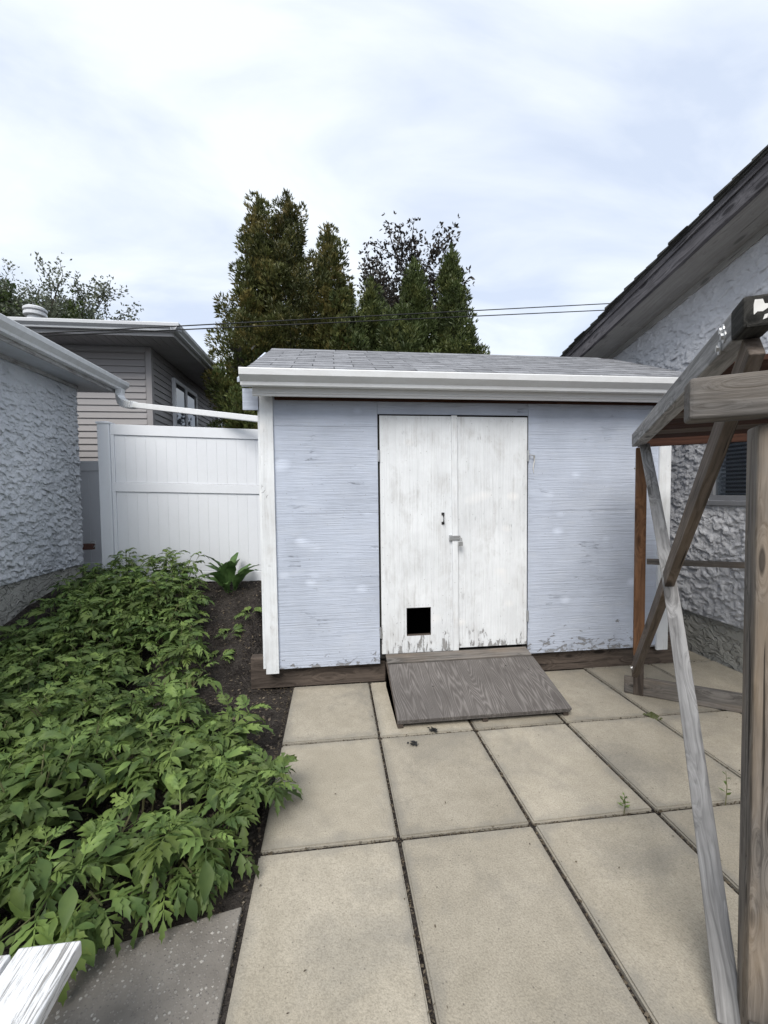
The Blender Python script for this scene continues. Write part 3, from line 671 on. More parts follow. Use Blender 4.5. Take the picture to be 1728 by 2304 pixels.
# ------------------------------------------------------------------ trowelled stucco relief as real geometry
def gnoise(x, y, seed):
    r = np.random.default_rng(seed); tb = r.uniform(0, 2*np.pi, (256, 256))
    xi, yi = np.floor(x).astype(int), np.floor(y).astype(int); fx, fy = x-xi, y-yi
    def gd(ix, iy, dx, dy): a = tb[ix % 256, iy % 256]; return np.cos(a)*dx+np.sin(a)*dy
    u, v = fx*fx*fx*(fx*(fx*6-15)+10), fy*fy*fy*(fy*(fy*6-15)+10)
    a = gd(xi, yi, fx, fy)*(1-u)+gd(xi+1, yi, fx-1, fy)*u; b = gd(xi, yi+1, fx, fy-1)*(1-u)+gd(xi+1, yi+1, fx-1, fy-1)*u
    return a*(1-v)+b*v
def fbm(x, y, seed, o=3):
    t = 0; am = 1
    for k in range(o): t = t+am*gnoise(x*2**k, y*2**k, seed+k); am *= .5
    return t
def relief(Y, Zc, seed, fs=1.0):
    Y, Zc = Y*fs, Zc*fs
    wx = Y+.045*fbm(Y*7, Zc*7, seed+50, 2); wz = Zc+.035*fbm(Y*7+9, Zc*7, seed+60, 2)
    st = lambda n, a, b: np.clip((n-a)/(b-a), 0, 1)
    n1 = fbm(wx*5.5, wz*9.5, seed, 3); n2 = fbm(wx*11+3, wz*18, seed+10, 3); n3 = fbm(wx*22, wz*34, seed+20, 2)
    # each trowel pass fades in at the top and breaks off sharply along its lower lip
    def lap(n, nlow): return st(n, .03, .065)*(.8+.2*st(n, .1, .5))+.8*st(n, .30, .335)
    h = .010*lap(n1, 0)+.0085*lap(n2, 0)+.004*st(n3, .05, .12)+.0018*fbm(Y*55, Zc*55, seed+30, 2)
    return h
def stucco_coat(name, mat, par, c, sgn, y0, y1, z0, top, step, seed, hole=None, fs=1.0, amp=1.0):
    ys, zs = np.arange(y0, y1+1e-6, step), np.arange(z0, max(top(y0), top(y1))+step, step)
    Y, Zc = np.meshgrid(ys, zs); T = np.vectorize(top)(Y); H = .003+relief(Y, Zc, seed, fs)
    Zc = np.minimum(Zc, T)
    H[:, 0] = H[:, -1] = -.002; H[0, :] = -.002; H[Zc >= T-1e-6] = -.002
    H *= amp
    sag = 1.1*np.clip(H-.004, 0, None); sag[Zc >= T-1e-6] = 0; sag[:2, :] = 0; Zs = Zc-sag      # laps sag over their lower lip
    nz, ny = Y.shape; I = np.arange(nz*ny).reshape(nz, ny)
    q = np.stack([I[:-1, :-1], I[:-1, 1:], I[1:, 1:], I[1:, :-1]], -1).reshape(-1, 4)
    keep = (Zc[:-1, :-1] < T[:-1, :-1]-1e-6).ravel()
    if hole is not None:
        cy, cz = (Y[:-1, :-1]+step/2).ravel(), (Zc[:-1, :-1]+step/2).ravel()
        keep &= ~((cy > hole[0]) & (cy < hole[1]) & (cz > hole[2]) & (cz < hole[3]))
    q = q[keep]
    if sgn < 0: q = q[:, ::-1]
    V = np.stack([np.full(Y.size, c)+sgn*H.ravel(), Y.ravel(), Zs.ravel()], 1); o0 = np.array([c, (y0+y1)/2, 1.5])
    me = fast_mesh(name, V-o0, q, mat); me.polygons.foreach_set('use_smooth', [True]*len(me.polygons))
    return link(name, me, par, o0)

# ------------------------------------------------------------------ stucco house on the left
LX = -3.13
lh = empty('stucco_house', (-5.5, 2.5, 0), 'pale blue stucco house with white gutter beside the planted bed', 'house')
def wall_grid(name, mat, par, axis, c, a0, a1, z0, z1, top=None, thick=.2):
    """solid wall slab on plane x=c between y a0..a1"""
    g = Geo(); prof = [(a0, z0), (a1, z0), (a1, z1 if top is None else top(a1)), (a0, z1 if top is None else top(a0))]
    s = -thick if axis == '-' else thick
    return g.ext(prof, 'x', c, c+s).obj(name, mat, par, (c, (a0+a1)/2, 1.5))
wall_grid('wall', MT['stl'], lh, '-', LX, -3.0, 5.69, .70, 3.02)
stucco_coat('stucco_coat', MT['stl2'], lh, LX, 1, 2.6, 5.69, .70, lambda y: 2.86, .0075, 3, None, 1.25, .82)
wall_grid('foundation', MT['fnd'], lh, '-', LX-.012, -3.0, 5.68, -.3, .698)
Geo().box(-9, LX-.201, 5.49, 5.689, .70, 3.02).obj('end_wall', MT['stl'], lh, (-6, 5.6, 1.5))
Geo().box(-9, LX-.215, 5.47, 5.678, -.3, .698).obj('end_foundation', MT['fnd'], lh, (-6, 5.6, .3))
GX = -2.80
box('fascia', GX-.02, GX, -3.2, 6.02, 2.885, 3.03, MT['peelf'], lh, 0)
box('soffit', LX+.001, GX-.021, -3.2, 6.02, 2.905, 2.918, MT['soffitw'], lh, 0)
box('frieze', LX+.002, LX+.022, -3.0, 5.70, 2.86, 2.904, MT['peelf'], lh, .002)
box('soffit_return', -5.0, LX-.001, 5.70, 6.02, 2.905, 2.918, MT['soffitw'], lh, 0)
gp = [(GX+.002-a, 2.925+b) for a, b in gutter_profile(1.05)]
Geo().ext(gp, 'y', -3.2, 6.06).obj('gutter', MT['gutter'], lh, (GX, 3, 3), bev=.0012)
Geo().ext([(GX+.002, 2.925), (GX+.002, 3.045), (GX+.125, 3.035), (GX+.124, 2.99), (GX+.075, 2.948), (GX+.07, 2.923)], 'y', 6.0605, 6.0635).obj('gutter_end_cap', MT['gutter'], lh, (GX, 6, 3))
rl = Geo().ext([(GX+.04, 3.035), (-7.5, 3.035+.23*4.75), (-7.5, 3.0+.23*4.75), (GX+.04, 3.012)], 'y', -3.25, 6.08).obj('roof', MT['dshingle'], lh, (-5, 2, 3.5))
for k in range(31):
    y = -3.2+k*.30
    Geo().hexa([(GX+.055, y, 3.037), (GX+.055, y+.29, 3.037), (GX-.3, y+.29, 3.118), (GX-.3, y, 3.118), (GX+.055, y, 3.046+random.uniform(0, .006)), (GX+.055, y+.29, 3.046+random.uniform(0, .008)), (GX-.3, y+.29, 3.125), (GX-.3, y, 3.125)]).obj('shingle', MT['dshingle'], rl, (GX, y, 3.05))
# downspout: outlet, ribbed elbows, long sloping run to the shed
ds = Geo().tube([(-2.735, 5.93, 2.93), (-2.735, 5.93, 2.86)], .060, 4).tube([(-2.735, 5.93, 2.862), (-2.728, 5.92, 2.82), (-2.71, 5.90, 2.775), (-2.66, 5.86, 2.735), (-2.58, 5.80, 2.705), (-2.48, 5.74, 2.688)], [.060, .062, .060, .062, .060, .056], 4)
ds = ds.obj('downspout', MT['gutter'], lh, (-2.7, 5.9, 2.8), bev=.006)
Geo().tube([(-2.52, 5.765, 2.694), (-1.6, 5.33, 2.530), (-.62, 4.87, 2.355)], .047, 4).obj('downspout_run', MT['gutter'], lh, (-1.6, 5.3, 2.5), bev=.006)
for k in range(7):
    t = k/6; p = Vector((-2.70, 5.895, 2.77)).lerp(Vector((-2.50, 5.75, 2.692)), t)+Vector((-.012*math.sin(t*3.1), 0, -.018*math.sin(t*3.1)))
    d = Vector((.6-.3*abs(.5-t), -.35, -.25)).normalized()
    Geo().tube([p-d*.004, p+d*.004], .066, 4).obj('elbow_rib', MT['gutter'], ds, p)
bk = empty('rusty_block', (-3.06, 5.74, .90), 'rusty brown block with a metal ring fixed to the corner of the pale blue house', 'bracket')
Geo().box(-3.20, -3.02, 5.695, 5.765, .870, .945).obj('block', MT['rust'], bk, (-3.1, 5.73, .9), bev=.008)
Geo().tube([(-3.03+.035*math.cos(a), 5.73+.01*math.sin(a), .935+.038*math.sin(a)) for a in np.linspace(-2.4, 2.6, 14)], .006, 6).obj('ring', MT['metal'], bk, (-3.0, 5.73, .93), smooth=True)

# ------------------------------------------------------------------ white vinyl fence and the lower gate behind it
FY = 5.25
fence = empty('vinyl_fence', (-1.7, FY, .45), 'white vinyl privacy fence panel with mid rail between the blue house and the shed', 'fence')
def sk(x): return -.030*(x+1.7)           # the panel runs slightly downhill to the right
def skbox(name, x0, x1, y0, y1, z0, z1, bev=.003):
    p = [(x, y, z+sk(x)) for z in (z0, z1) for x, y in ((x0, y0), (x1, y0), (x1, y1), (x0, y1))]
    return Geo().hexa(p).obj(name, MT['vinyl'], fence, ((x0+x1)/2, FY, (z0+z1)/2), bev=bev)
Geo().box(-2.675, -2.548, FY-.02, FY+.107, .3, 2.375).obj('post', MT['vinyl'], fence, (-2.61, FY, 1.4), bev=.005)
Geo().add([(-2.685, FY-.03, 2.372), (-2.538, FY-.03, 2.372), (-2.538, FY+.117, 2.372), (-2.685, FY+.117, 2.372), (-2.685, FY-.03, 2.392), (-2.538, FY-.03, 2.392), (-2.538, FY+.117, 2.392), (-2.685, FY+.117, 2.392), (-2.6115, FY+.043, 2.412)], [(3, 2, 1, 0), (0, 1, 5, 4), (1, 2, 6, 5), (2, 3, 7, 6), (3, 0, 4, 7), (4, 5, 8), (5, 6, 8), (6, 7, 8), (7, 4, 8)]).obj('post_cap', MT['vinyl'], fence, (-2.61, FY, 2.38), bev=.003)
skbox('top_rail', -2.546, -.45, FY, FY+.045, 2.225, 2.345)
skbox('mid_rail', -2.546, -.45, FY, FY+.045, 1.570, 1.675)
skbox('bottom_rail', -2.546, -.45, FY, FY+.045, .512, .635)
skbox('side_channel', -2.545, -2.508, FY+.001, FY+.044, .636, 2.224)
bw = .1135
for k in range(18):
    a = -2.507+k*bw
    for z0, z1 in ((.640, 1.568), (1.678, 2.222)): skbox('board', a+.0003, a+bw-.0003, FY+.014, FY+.032, z0, z1, .0016)
GY = 6.3
gate = empty('vinyl_gate', (-3.6, GY, .5), 'lower white vinyl fence panel seen in the gap behind the tall fence post', 'fence')
box('top_rail', -5.2, -3.05, GY, GY+.045, 1.895, 2.03, MT['vinyl'], gate, .003)
box('bottom_rail', -5.2, -3.05, GY, GY+.045, .50, .62, MT['vinyl'], gate, .003)
box('post', -3.045, -2.93, GY-.03, GY+.08, .3, 2.08, MT['vinyl'], gate, .004)
for k in range(12):
    a = -3.06-(k+1)*.15
    box('board', a+.0005, a+.1495, GY+.012, GY+.032, .622, 1.893, MT['vinyl'], gate, .003)

# ------------------------------------------------------------------ neighbour's house
NXc, NYc = -3.0, 7.6
nh = empty('neighbour_house', (-7, 12, .5), 'grey beige house with horizontal lap siding and hip roof beyond the white fence', 'house')
Geo().box(-12, NXc-.03, NYc+.03, 18, .2, 4.06).obj('wall', MT['siding'], nh, (-7, 12, 2))
EX = .108
fm = Geo().hexa([(-4.4, -.024, 0), (4.4, -.024, 0), (4.4, 0, 0), (-4.4, 0, 0), (-4.4, -.003, EX+.006), (4.4, -.003, EX+.006), (4.4, 0, EX+.006), (-4.4, 0, EX+.006)]).mesh('siding_board', MT['siding'])
sm_ = Geo().hexa([(0, -5.1, 0), (.024, -5.1, 0), (.024, 5.1, 0), (0, 5.1, 0), (0, -5.1, EX+.006), (.003, -5.1, EX+.006), (.003, 5.1, EX+.006), (0, 5.1, EX+.006)]).mesh('siding_board', MT['siding'])
for k in range(32):
    z = .58+k*EX
    link('siding_board', fm, nh, (-7.5, NYc+.029, z)); link('siding_board', sm_, nh, (NXc-.029, 12.78, z))
box('corner_post', NXc-.09, NXc+.004, NYc-.004, NYc+.09, .4, 4.03, MT['siding'], nh, .004)
box('frieze_board', -12, NXc-.02, NYc+.0, NYc+.02, 3.95, 4.03, MT['soffit'], nh, 0)
ns = empty('eaves', (-7, 12, 4)); ns.parent = nh; ns.location = Vector((-7, 12, 4))-wpos(nh)
ev = .57
for k in range(72):                      # ribbed soffit: narrow panels with grooves
    a = -12+k*.135
    if a > NXc+ev-.04: break
    Geo().box(a+.004, min(a+.131, NXc+ev-.025), NYc-ev+.02, NYc+.02, 4.035, 4.045).obj('soffit_panel', MT['soffit'], ns, (a, NYc-.2, 4.04))
for k in range(62):
    y = NYc+.022+k*.135; Geo().box(NXc-.01, NXc+ev-.03, y+.004, y+.131, 4.035, 4.045).obj('soffit_panel', MT['soffit'], ns, (NXc+.2, y, 4.04))
box('soffit_back', -12, NXc+ev-.02, NYc-ev+.02, 18, 4.047, 4.06, MT['dark'], ns, 0)
box('fascia', -12, NXc+ev-.02, NYc-ev, NYc-ev+.018, 4.01, 4.15, MT['soffit'], ns, .003)
box('fascia', NXc+ev-.018, NXc+ev, NYc-ev, 18, 4.01, 4.15, MT['soffit'], ns, .003)
gp = [(NYc-ev-.001+a, 4.075+b) for a, b in gutter_profile()]
MT['gut2'] = plain('grey_white_gutter', (.60, .61, .63), .35, .5)
Geo().ext(gp, 'x', -12, NXc+ev+.12).obj('gutter', MT['gut2'], ns, (-7, NYc-ev, 4.1))
gp = [(NXc+ev+.001-a, 4.075+b) for a, b in gutter_profile()]
Geo().ext(gp, 'y', NYc-ev-.12, 18).obj('gutter', MT['gut2'], ns, (NXc+ev, 12, 4.1))
ex0, ex1, ey0, ey1, zr = -12.6, NXc+ev+.03, NYc-ev-.03, 18.6, 4.19
Geo().add([(ex0, ey0, zr), (ex1, ey0, zr), (ex1, ey1, zr), (ex0, ey1, zr), (ex0+5, ey0+5, zr+1.35), (ex1-5, ey0+5, zr+1.35), (ex1-5, ey1-5, zr+1.35), (ex0+5, ey1-5, zr+1.35)], [(3, 2, 1, 0), (0, 1, 5, 4), (1, 2, 6, 5), (2, 3, 7, 6), (3, 0, 4, 7), (4, 5, 6, 7)]).obj('roof', MT['dshingle'], nh, (-7, 12, 4.5))
vt = empty('roof_vent', (-5.62, 9.0, 4.7)); vt.parent = nh; vt.location = Vector((-5.62, 9.0, 4.7))-wpos(nh)
Geo().lathe([(.13, -.05), (.13, .30)], 24, (-5.62, 9, 4.7)).obj('pipe', MT['gut2'], vt, (-5.62, 9, 4.7), smooth=False)
Geo().lathe([(.175, .30), (.185, .31), (.185, .36), (.18, .365)], 24, (-5.62, 9, 4.7)).obj('cowl', MT['gut2'], vt, (-5.62, 9, 5))
Geo().lathe([(.15, .366), (.15, .40), (.19, .402), (.19, .44), (.15, .47), (.02, .48)], 24, (-5.62, 9, 4.7)).obj('cap', MT['gut2'], vt, (-5.62, 9, 5.1))
MT['wglass'] = plain('window_glass', (.10, .11, .12), .03, 1.0)
def side_window(y0, y1, z0, z1):
    c = (NXc+.02, (y0+y1)/2, (z0+z1)/2); w = empty('window', c); w.parent = nh; w.location = Vector(c)-wpos(nh)
    x0, x1 = NXc-.01, NXc+.045
    for a in ((y0, y1, z0, z0+.07), (y0, y1, z1-.07, z1), (y0, y0+.07, z0+.07, z1-.07), (y1-.07, y1, z0+.07, z1-.07), ((y0+y1)/2-.04, (y0+y1)/2+.04, z0+.07, z1-.07)):
        box('frame', x0, x1, a[0], a[1], a[2], a[3], MT['vinyl'], w, .004)
    for a in ((y0+.07, (y0+y1)/2-.04), ((y0+y1)/2+.04, y1-.07)): box('pane', x0+.005, x0+.032, a[0], a[1], z0+.07, z1-.07, MT['wglass'], w, 0)
side_window(8.53, 9.88, 2.86, 3.78); side_window(11.6, 12.9, 2.75, 3.62)

# ------------------------------------------------------------------ stucco house on the right
RX = 3.40
rh = empty('gabled_house', (6, 2, 0), 'blue grey stucco gable wall with dark wooden rake behind the timber frame', 'house')
rk = lambda y: 3.841-.213*(y-2.673)       # underside of the shingles on the rake
wy0, wy1, wz0, wz1 = 2.35, 3.52, 1.44, 2.36
tp = lambda y: rk(y)-.17
g = Geo()
prof = [(-3, .36), (5.9, .36), (5.9, tp(5.9)), (-3, tp(-3))]
def ringwall():
    O = prof; I = [(wy0, wz0), (wy1, wz0), (wy1, wz1), (wy0, wz1)]
    vs = [(RX, a, b) for a, b in O]+[(RX, a, b) for a, b in I]+[(RX+.2, a, b) for a, b in O]+[(RX+.2, a, b) for a, b in I]
    fs = []
    for k in range(4):
        k2 = (k+1) % 4
        fs += [(k, k2, 4+k2, 4+k), (8+k2, 8+k, 12+k, 12+k2), (k2, k, 8+k, 8+k2), (4+k, 4+k2, 12+k2, 12+k)]
    g.add(vs, fs)
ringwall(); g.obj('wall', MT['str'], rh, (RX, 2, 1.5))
stucco_coat('stucco_coat', MT['str2'], rh, RX, -1, 1.4, 5.9, .36, lambda y: tp(y)-.02, .010, 8, (wy0-.001, wy1+.001, wz0-.001, wz1+.001), 1.35, .58)
Geo().ext([(-3, -.3), (5.89, -.3), (5.89, .358), (-3, .358)], 'x', RX+.012, RX+.21).obj('foundation', MT['fnd'], rh, (RX, 2, .2))
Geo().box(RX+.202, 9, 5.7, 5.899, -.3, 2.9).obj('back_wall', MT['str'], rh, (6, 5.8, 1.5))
win = empty('window', (RX, 2.9, 1.9)); win.parent = rh; win.location = Vector((RX, 2.9, 1.9))-wpos(rh)
MT['wframe'] = plain('grey_window_frame', (.22, .225, .24), .5, .3, .3, (.12, .12, .12))
for a in ((wy0, wy1, wz0, wz0+.045), (wy0, wy1, wz1-.045, wz1), (wy0, wy0+.045, wz0+.045, wz1-.045), (wy1-.045, wy1, wz0+.045, wz1-.045), (2.93, 2.97, wz0+.045, wz1-.045)):
    box('frame', RX+.03, RX+.08, a[0]+.001, a[1]-.001, a[2]+.001, a[3]-.001, MT['wframe'], win, .003)
box('pane', RX+.055, RX+.06, wy0+.04, wy1-.04, wz0+.04, wz1-.04, MT['glass'], win, 0).data.materials[0] = MT['glass']
gt = MT['glass'].node_tree; tb = gt.nodes.new('ShaderNodeBsdfTransparent'); gb = gt.nodes.new('ShaderNodeBsdfGlossy'); gb.inputs['Roughness'].default_value = .02
fr = gt.nodes.new('ShaderNodeFresnel'); fr.inputs[0].default_value = 1.6; gm = gt.nodes.new('ShaderNodeMixShader'); gm.inputs[0].default_value = .10; gt.links.new(tb.outputs[0], gm.inputs[1]); gt.links.new(gb.outputs[0], gm.inputs[2])
tb.inputs[0].default_value = (.75, .78, .8, 1); gt.links.new(gm.outputs[0], gt.nodes['Material Output'].inputs[0])
slat = Geo().box(-.006, .012, -(wy1-wy0)/2+.05, (wy1-wy0)/2-.05, -.001, .001).mesh('blind_slat', MT['blind'])
for k in range(24): link('blind_slat', slat, win, (RX+.10, (wy0+wy1)/2, wz0+.06+k*.036), (0, R(55), 0))
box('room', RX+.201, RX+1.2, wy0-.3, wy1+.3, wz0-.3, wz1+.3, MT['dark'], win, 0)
box('sill', RX-.028, RX+.03, wy0-.05, wy1+.05, wz0-.045, wz0-.001, MT['wframe'], win, .005)
o = member('rake_board', (3.02, 6.4, rk(6.4)-.105), (3.02, -3.2, rk(-3.2)-.105), .038, .175, MT['rake'], rh, bev=.004)
member('rake_trim', (2.995, 6.42, rk(6.42)-.035), (2.995, -3.2, rk(-3.2)-.035), .02, .06, MT['rake'], rh, bev=.003)
for k in range(5):
    y0 = 6.4-k*2.1; y1 = y0-2.096
    member('soffit_board', (3.22, y0, rk(y0)-.18), (3.22, y1, rk(y1)-.18), .36, .012, MT['rsoff'], rh, bev=0)
member('frieze_board', (3.385, 6.0, rk(6.0)-.215), (3.385, -3, rk(-3)-.215), .022, .06, MT['rsoff'], rh, bev=.003)
rr = Geo().hexa([(2.97, 6.5, rk(6.5)-.012), (10, 6.5, rk(6.5)-.012), (10, -3.3, rk(-3.3)-.012), (2.97, -3.3, rk(-3.3)-.012), (2.97, 6.5, rk(6.5)+.004), (10, 6.5, rk(6.5)+.004), (10, -3.3, rk(-3.3)+.004), (2.97, -3.3, rk(-3.3)+.004)]).obj('roof', MT['dshingle'], rh, (6, 2, 4))
for k in range(66):
    y = 6.52-k*.145; x0 = 2.95+random.uniform(-.015, .012); c = random.uniform(0, .012)
    Geo().hexa([(x0, y, rk(y)+.005), (x0+.9, y, rk(y)+.005), (x0+.9, y-.2, rk(y-.2)+.004), (x0, y-.2, rk(y-.2)+.004-c*.3), (x0, y, rk(y)+.021+c), (x0+.9, y, rk(y)+.017), (x0+.9, y-.2, rk(y-.2)+.008), (x0, y-.2, rk(y-.2)+.008)]).obj('shingle', MT['dshingle'], rr, (x0, y, rk(y)))

# ------------------------------------------------------------------ old timber swing frame
uu = Vector((.83, -.557, 0)).normalized(); vv = Vector((.557, .83, 0)).normalized(); Zv = Vector((0, 0, 1))
sf = empty('swing_frame', (1.9, 1.9, 0), 'weathered grey timber swing frame with crossed braces and tall tan post', 'swing frame')
Q = Vector((1.07, .95, 0))
PN = Q+.052*uu+.052*vv
member('post', PN+Vector((0, 0, .0)), PN+Vector((-.006, .006, 1.695)), .100, .100, MT['tan'], sf, up=vv, bev=.007)
PF = Vector((2.262, 2.895, 0))
member('post', PF+Vector((0, 0, .30)), PF+Zv*1.85, .07, .07, MT['orange'], sf, up=vv, bev=.004)
member('post_foot', PF, PF+Zv*.298, .068, .068, MT['skid'], sf, up=vv, bev=.004)
PNb, PFb = PN+uu*1.0, PF+uu*.98
member('post', PNb, PNb+Zv*1.695, .09, .09, MT['tan'], sf, up=vv, bev=.006)
member('post', PFb, PFb+Zv*1.85, .07, .07, MT['orange'], sf, up=vv, bev=.004)
# base boards on the ground
B0 = Vector((2.176, 2.912, .066))+vv*.022-uu*.01
member('base_board', B0, B0+uu*1.16, .04, .125, MT['greybrown'], sf, bev=.006)
member('base_cleat', B0+uu*.145+vv*.042+Zv*(-.005), B0+uu*1.15+vv*.042-Zv*.005, .042, .11, MT['greybrown'], sf, bev=.004)
B1 = PN-vv*.075+Zv*.066
member('base_board', B1-uu*.05, B1+uu*1.1, .04, .125, MT['greybrown'], sf, bev=.005)
# cross members
C0 = Vector((.939, 1.038, 1.765))
member('cross_beam', C0, C0+uu*1.35, .085, .108, MT['beamgrey'], sf, bev=.009)
fbA, fbB = Vector((2.196, 2.85, 1.898)), Vector((1.222, 1.10, 2.045))
fd = (fbB-fbA).normalized()
member('top_beam', fbA, fbB-fd*.10, .075, .092, MT['grey'], sf, bev=.005)
member('top_beam_end', fbB-fd*.0995, fbB, .077, .094, MT['rot'], sf, bev=.008)
member('side_block', fbB+uu*.062-fd*.02-Zv*.02, fbB+uu*.062-fd*.02+Zv*.14, .04, .05, MT['grey'], sf, up=vv)
bbA, bbB = fbA+uu*.95, fbB+uu*.95
member('top_beam', bbA, bbB, .075, .092, MT['greybrown'], sf, bev=.004)
member('rail', PF+uu*.04+Zv*1.015-vv*.045, PFb+Zv*1.03-vv*.045, .02, .042, MT['greybrown'], sf, bev=.003)
member('header_board', PF-uu*.02+vv*.055+Zv*1.91, PFb+uu*.03+vv*.055+Zv*1.91, .036, .10, MT['redwood'], sf, bev=.003)
Lb = (fbB-fbA).length; wpl = .145; npl = int((Lb-.45)/(wpl+.006))
for k in range(npl):
    p = fbA+fd*(.04+(k+.5)*(wpl+.006))+uu*.0385+Zv*.008; q = p+uu*.868
    member('canopy_plank', p, q, wpl, .022, MT['redwood'] if k % 3 != 1 else MT['skid'], sf, up=fd.cross(uu) if fd.cross(uu).z > 0 else uu.cross(fd), bev=.002)
# crossed braces in the front of the frame
bA, bB = Vector((2.16, 2.80, .22)), Vector((1.262, 1.15, 1.965))
member('brace', bA, bB, .098, .040, MT['brown'], sf, up=-uu, bev=.004)
lA, lB = Vector((2.205, 2.79, 1.855)), Vector((1.085, 1.005, .02))
member('brace', lA, lB, .063, .036, MT['grey'], sf, up=(-.62, -.70, .35), bev=.005, warp=.02)
# bolts with washers
def bolt(p, d, r=.011, wr=.021):
    d = Vector(d).normalized(); p = Vector(p)
    b = Geo().tube([p, p+d*.010], r, 6).obj('bolt', MT['metal'], sf, p); Geo().tube([p-d*.002, p+d*.0025], wr, 14).obj('washer', MT['metal'], sf, p)
nrm = -uu
for t, h in ((.165, .016), (.150, -.008), (.192, -.030)): bolt(fbB-fd*t+nrm*.0385+Zv*h, nrm)
bolt(PF+nrm*.036+Zv*1.70, nrm, .006, .010); bolt(bA-(bA-bB).normalized()*.05+nrm*.021, nrm, .008, .014); bolt(PF-vv*.036+Zv*.22, -vv, .006, .012)
# flake of old white paint on the beam end
e1 = uu; p0 = fbB+fd*.0012; e2 = fd.cross(uu); e2 = e2 if e2.z > 0 else -e2
pts = [(-.014, -.012), (-.006, -.004), (.006, -.006), (.020, .004), (.022, .014), (.010, .016), (.006, .030), (-.012, .032), (-.016, .010)]
Geo().add([p0+e1*a+e2*b for a, b in pts], [tuple(range(len(pts)))]).obj('paint_flake', MT['whitep'], sf, p0)
Geo().add([p0+e1*a+e2*b for a, b in ((.006, -.03), (.016, -.026), (.018, -.014), (.010, -.016))], [(0, 1, 2, 3)]).obj('paint_flake', MT['whitep'], sf, p0)

# ------------------------------------------------------------------ white bench in the near corner
bn = empty('bench', (-.8, .3, 0), 'white painted bench with peeling boards at the corner of the planted bed', 'bench')
for k in range(3):
    x1 = -.628-k*.149; y1 = 1.072-k*.012
    member('seat_board', (x1-.070, y1, .431), (x1-.070, -.75, .431), .141, .038, MT['peel'], bn, bev=.005)
for y in (.62, -.45):
    box('cleat', -1.05, -.65, y-.02, y+.02, .325, .411, MT['peel'], bn, .003)
    for x in (-.70, -.98): box('leg', x-.035, x+.035, y+.021, y+.059, .0, .41, MT['peel'], bn, .003)

# ------------------------------------------------------------------ overhead cables
for k, (a, b) in enumerate([((-4.9, 6.05, 3.55), (7.2, 8.2, 5.50)), ((-4.9, 6.07, 3.53), (7.2, 8.2, 5.36))]):
    A, B = Vector(a), Vector(b); pts = []
    for i in range(41):
        t = i/40; p = A.lerp(B, t); p.z -= [.16, .10][k]*4*t*(1-t)*-.0; pts.append(p)
    o = Geo().tube(pts, .0085, 6).obj('power_cable', MT['cable'], None, A); tag(o, ['upper of the two thin black cables crossing above the shed roof', 'lower of the two thin black cables crossing above the shed roof'][k], 'cable', 'cables above the shed')

# ------------------------------------------------------------------ garden plants
def leaflet(V, Fc, base, d, nrm, L, wd, droop, lobes):
    """pointed leaflet folded along its midrib with a few teeth"""
    d = d.normalized(); s = nrm.cross(d).normalized(); n = d.cross(s)
    ts = [0, .20, .38, .50, .66, .80, 1.0]
    prof = [.10, .66, 1.0, .96, .76, .46, 0] if not lobes else [.12, .55, 1.10, .52, .76, .30, 0]
    b = len(V)
    for i, t in enumerate(ts):
        c = base+d*(L*t)-n*(droop*L*t*t)
        w = wd*prof[i]; sw = d*(L*(.09 if i == 2 else .07) if lobes and i in (2, 4) else 0)
        if i == 6: V.append(c)
        else: V.extend([c+s*w+n*w*.35+sw, c, c-s*w+n*w*.35+sw])
    for i in range(5):
        a = b+3*i; Fc += [(a, a+1, a+4, a+3), (a+1, a+2, a+5, a+4)]
    a = b+15; Fc += [(a, a+1, a+3), (a+1, a+2, a+3)]
def leaf_mesh(seed, pairs=4, L=.19, bigtip=1.0):
    rd = random.Random(seed); V, Fc = [], []; n = Vector((0, 0, 1))
    def rach(t): return Vector((L*t, .012*math.sin(t*3+seed), .035*math.sin(t*2.2)-.06*t*t*(L/.19)))
    for i in range(pairs):
        t = .30+.62*i/pairs; p = rach(t); tg = (rach(t+.02)-p).normalized()
        for sgn in (-1, 1):
            a = R(rd.uniform(42, 62)-6*i)*sgn; d = Matrix.Rotation(a, 3, 'Z') @ tg; d.z += rd.uniform(-.12, .12)
            l = L*rd.uniform(.44, .60)*(1.0-.35*abs(i/pairs-.35)); leaflet(V, Fc, p, d, n+Vector((0, sgn*.25, 0)), l, l*rd.uniform(.18, .24), rd.uniform(.1, .45), rd.random() < (.9 if bigtip < 1.2 else 0))
    p = rach(.90); l = L*.52*bigtip; leaflet(V, Fc, p, rach(1)-p, n, l, l*(.20 if bigtip < 1.2 else .23), .3, bigtip < 1.2)
    b = len(V); k = 7                                   # rachis ribbon
    for i in range(k):
        p = rach(i/(k-1)*.95); w = .0028*(1.2-.8*i/k); V += [p+Vector((0, w, -.001)), p+Vector((0, -w, -.001))]
    for i in range(k-1): a = b+2*i; Fc.append((a, a+1, a+3, a+2))
    me = bpy.data.meshes.new('leaf'); me.from_pydata([tuple(v) for v in V], [], Fc); me.materials.append(MT['leaf']); me.update(); me.polygons.foreach_set('use_smooth', [True]*len(me.polygons)); return me
LM = [leaf_mesh(s, 3 if s % 3 else 4, .140+.014*(s % 4)) for s in range(8)]+[leaf_mesh(20+s, 2, .13, 1.5) for s in range(3)]
LM5 = LM[8:]
stem_me = {}
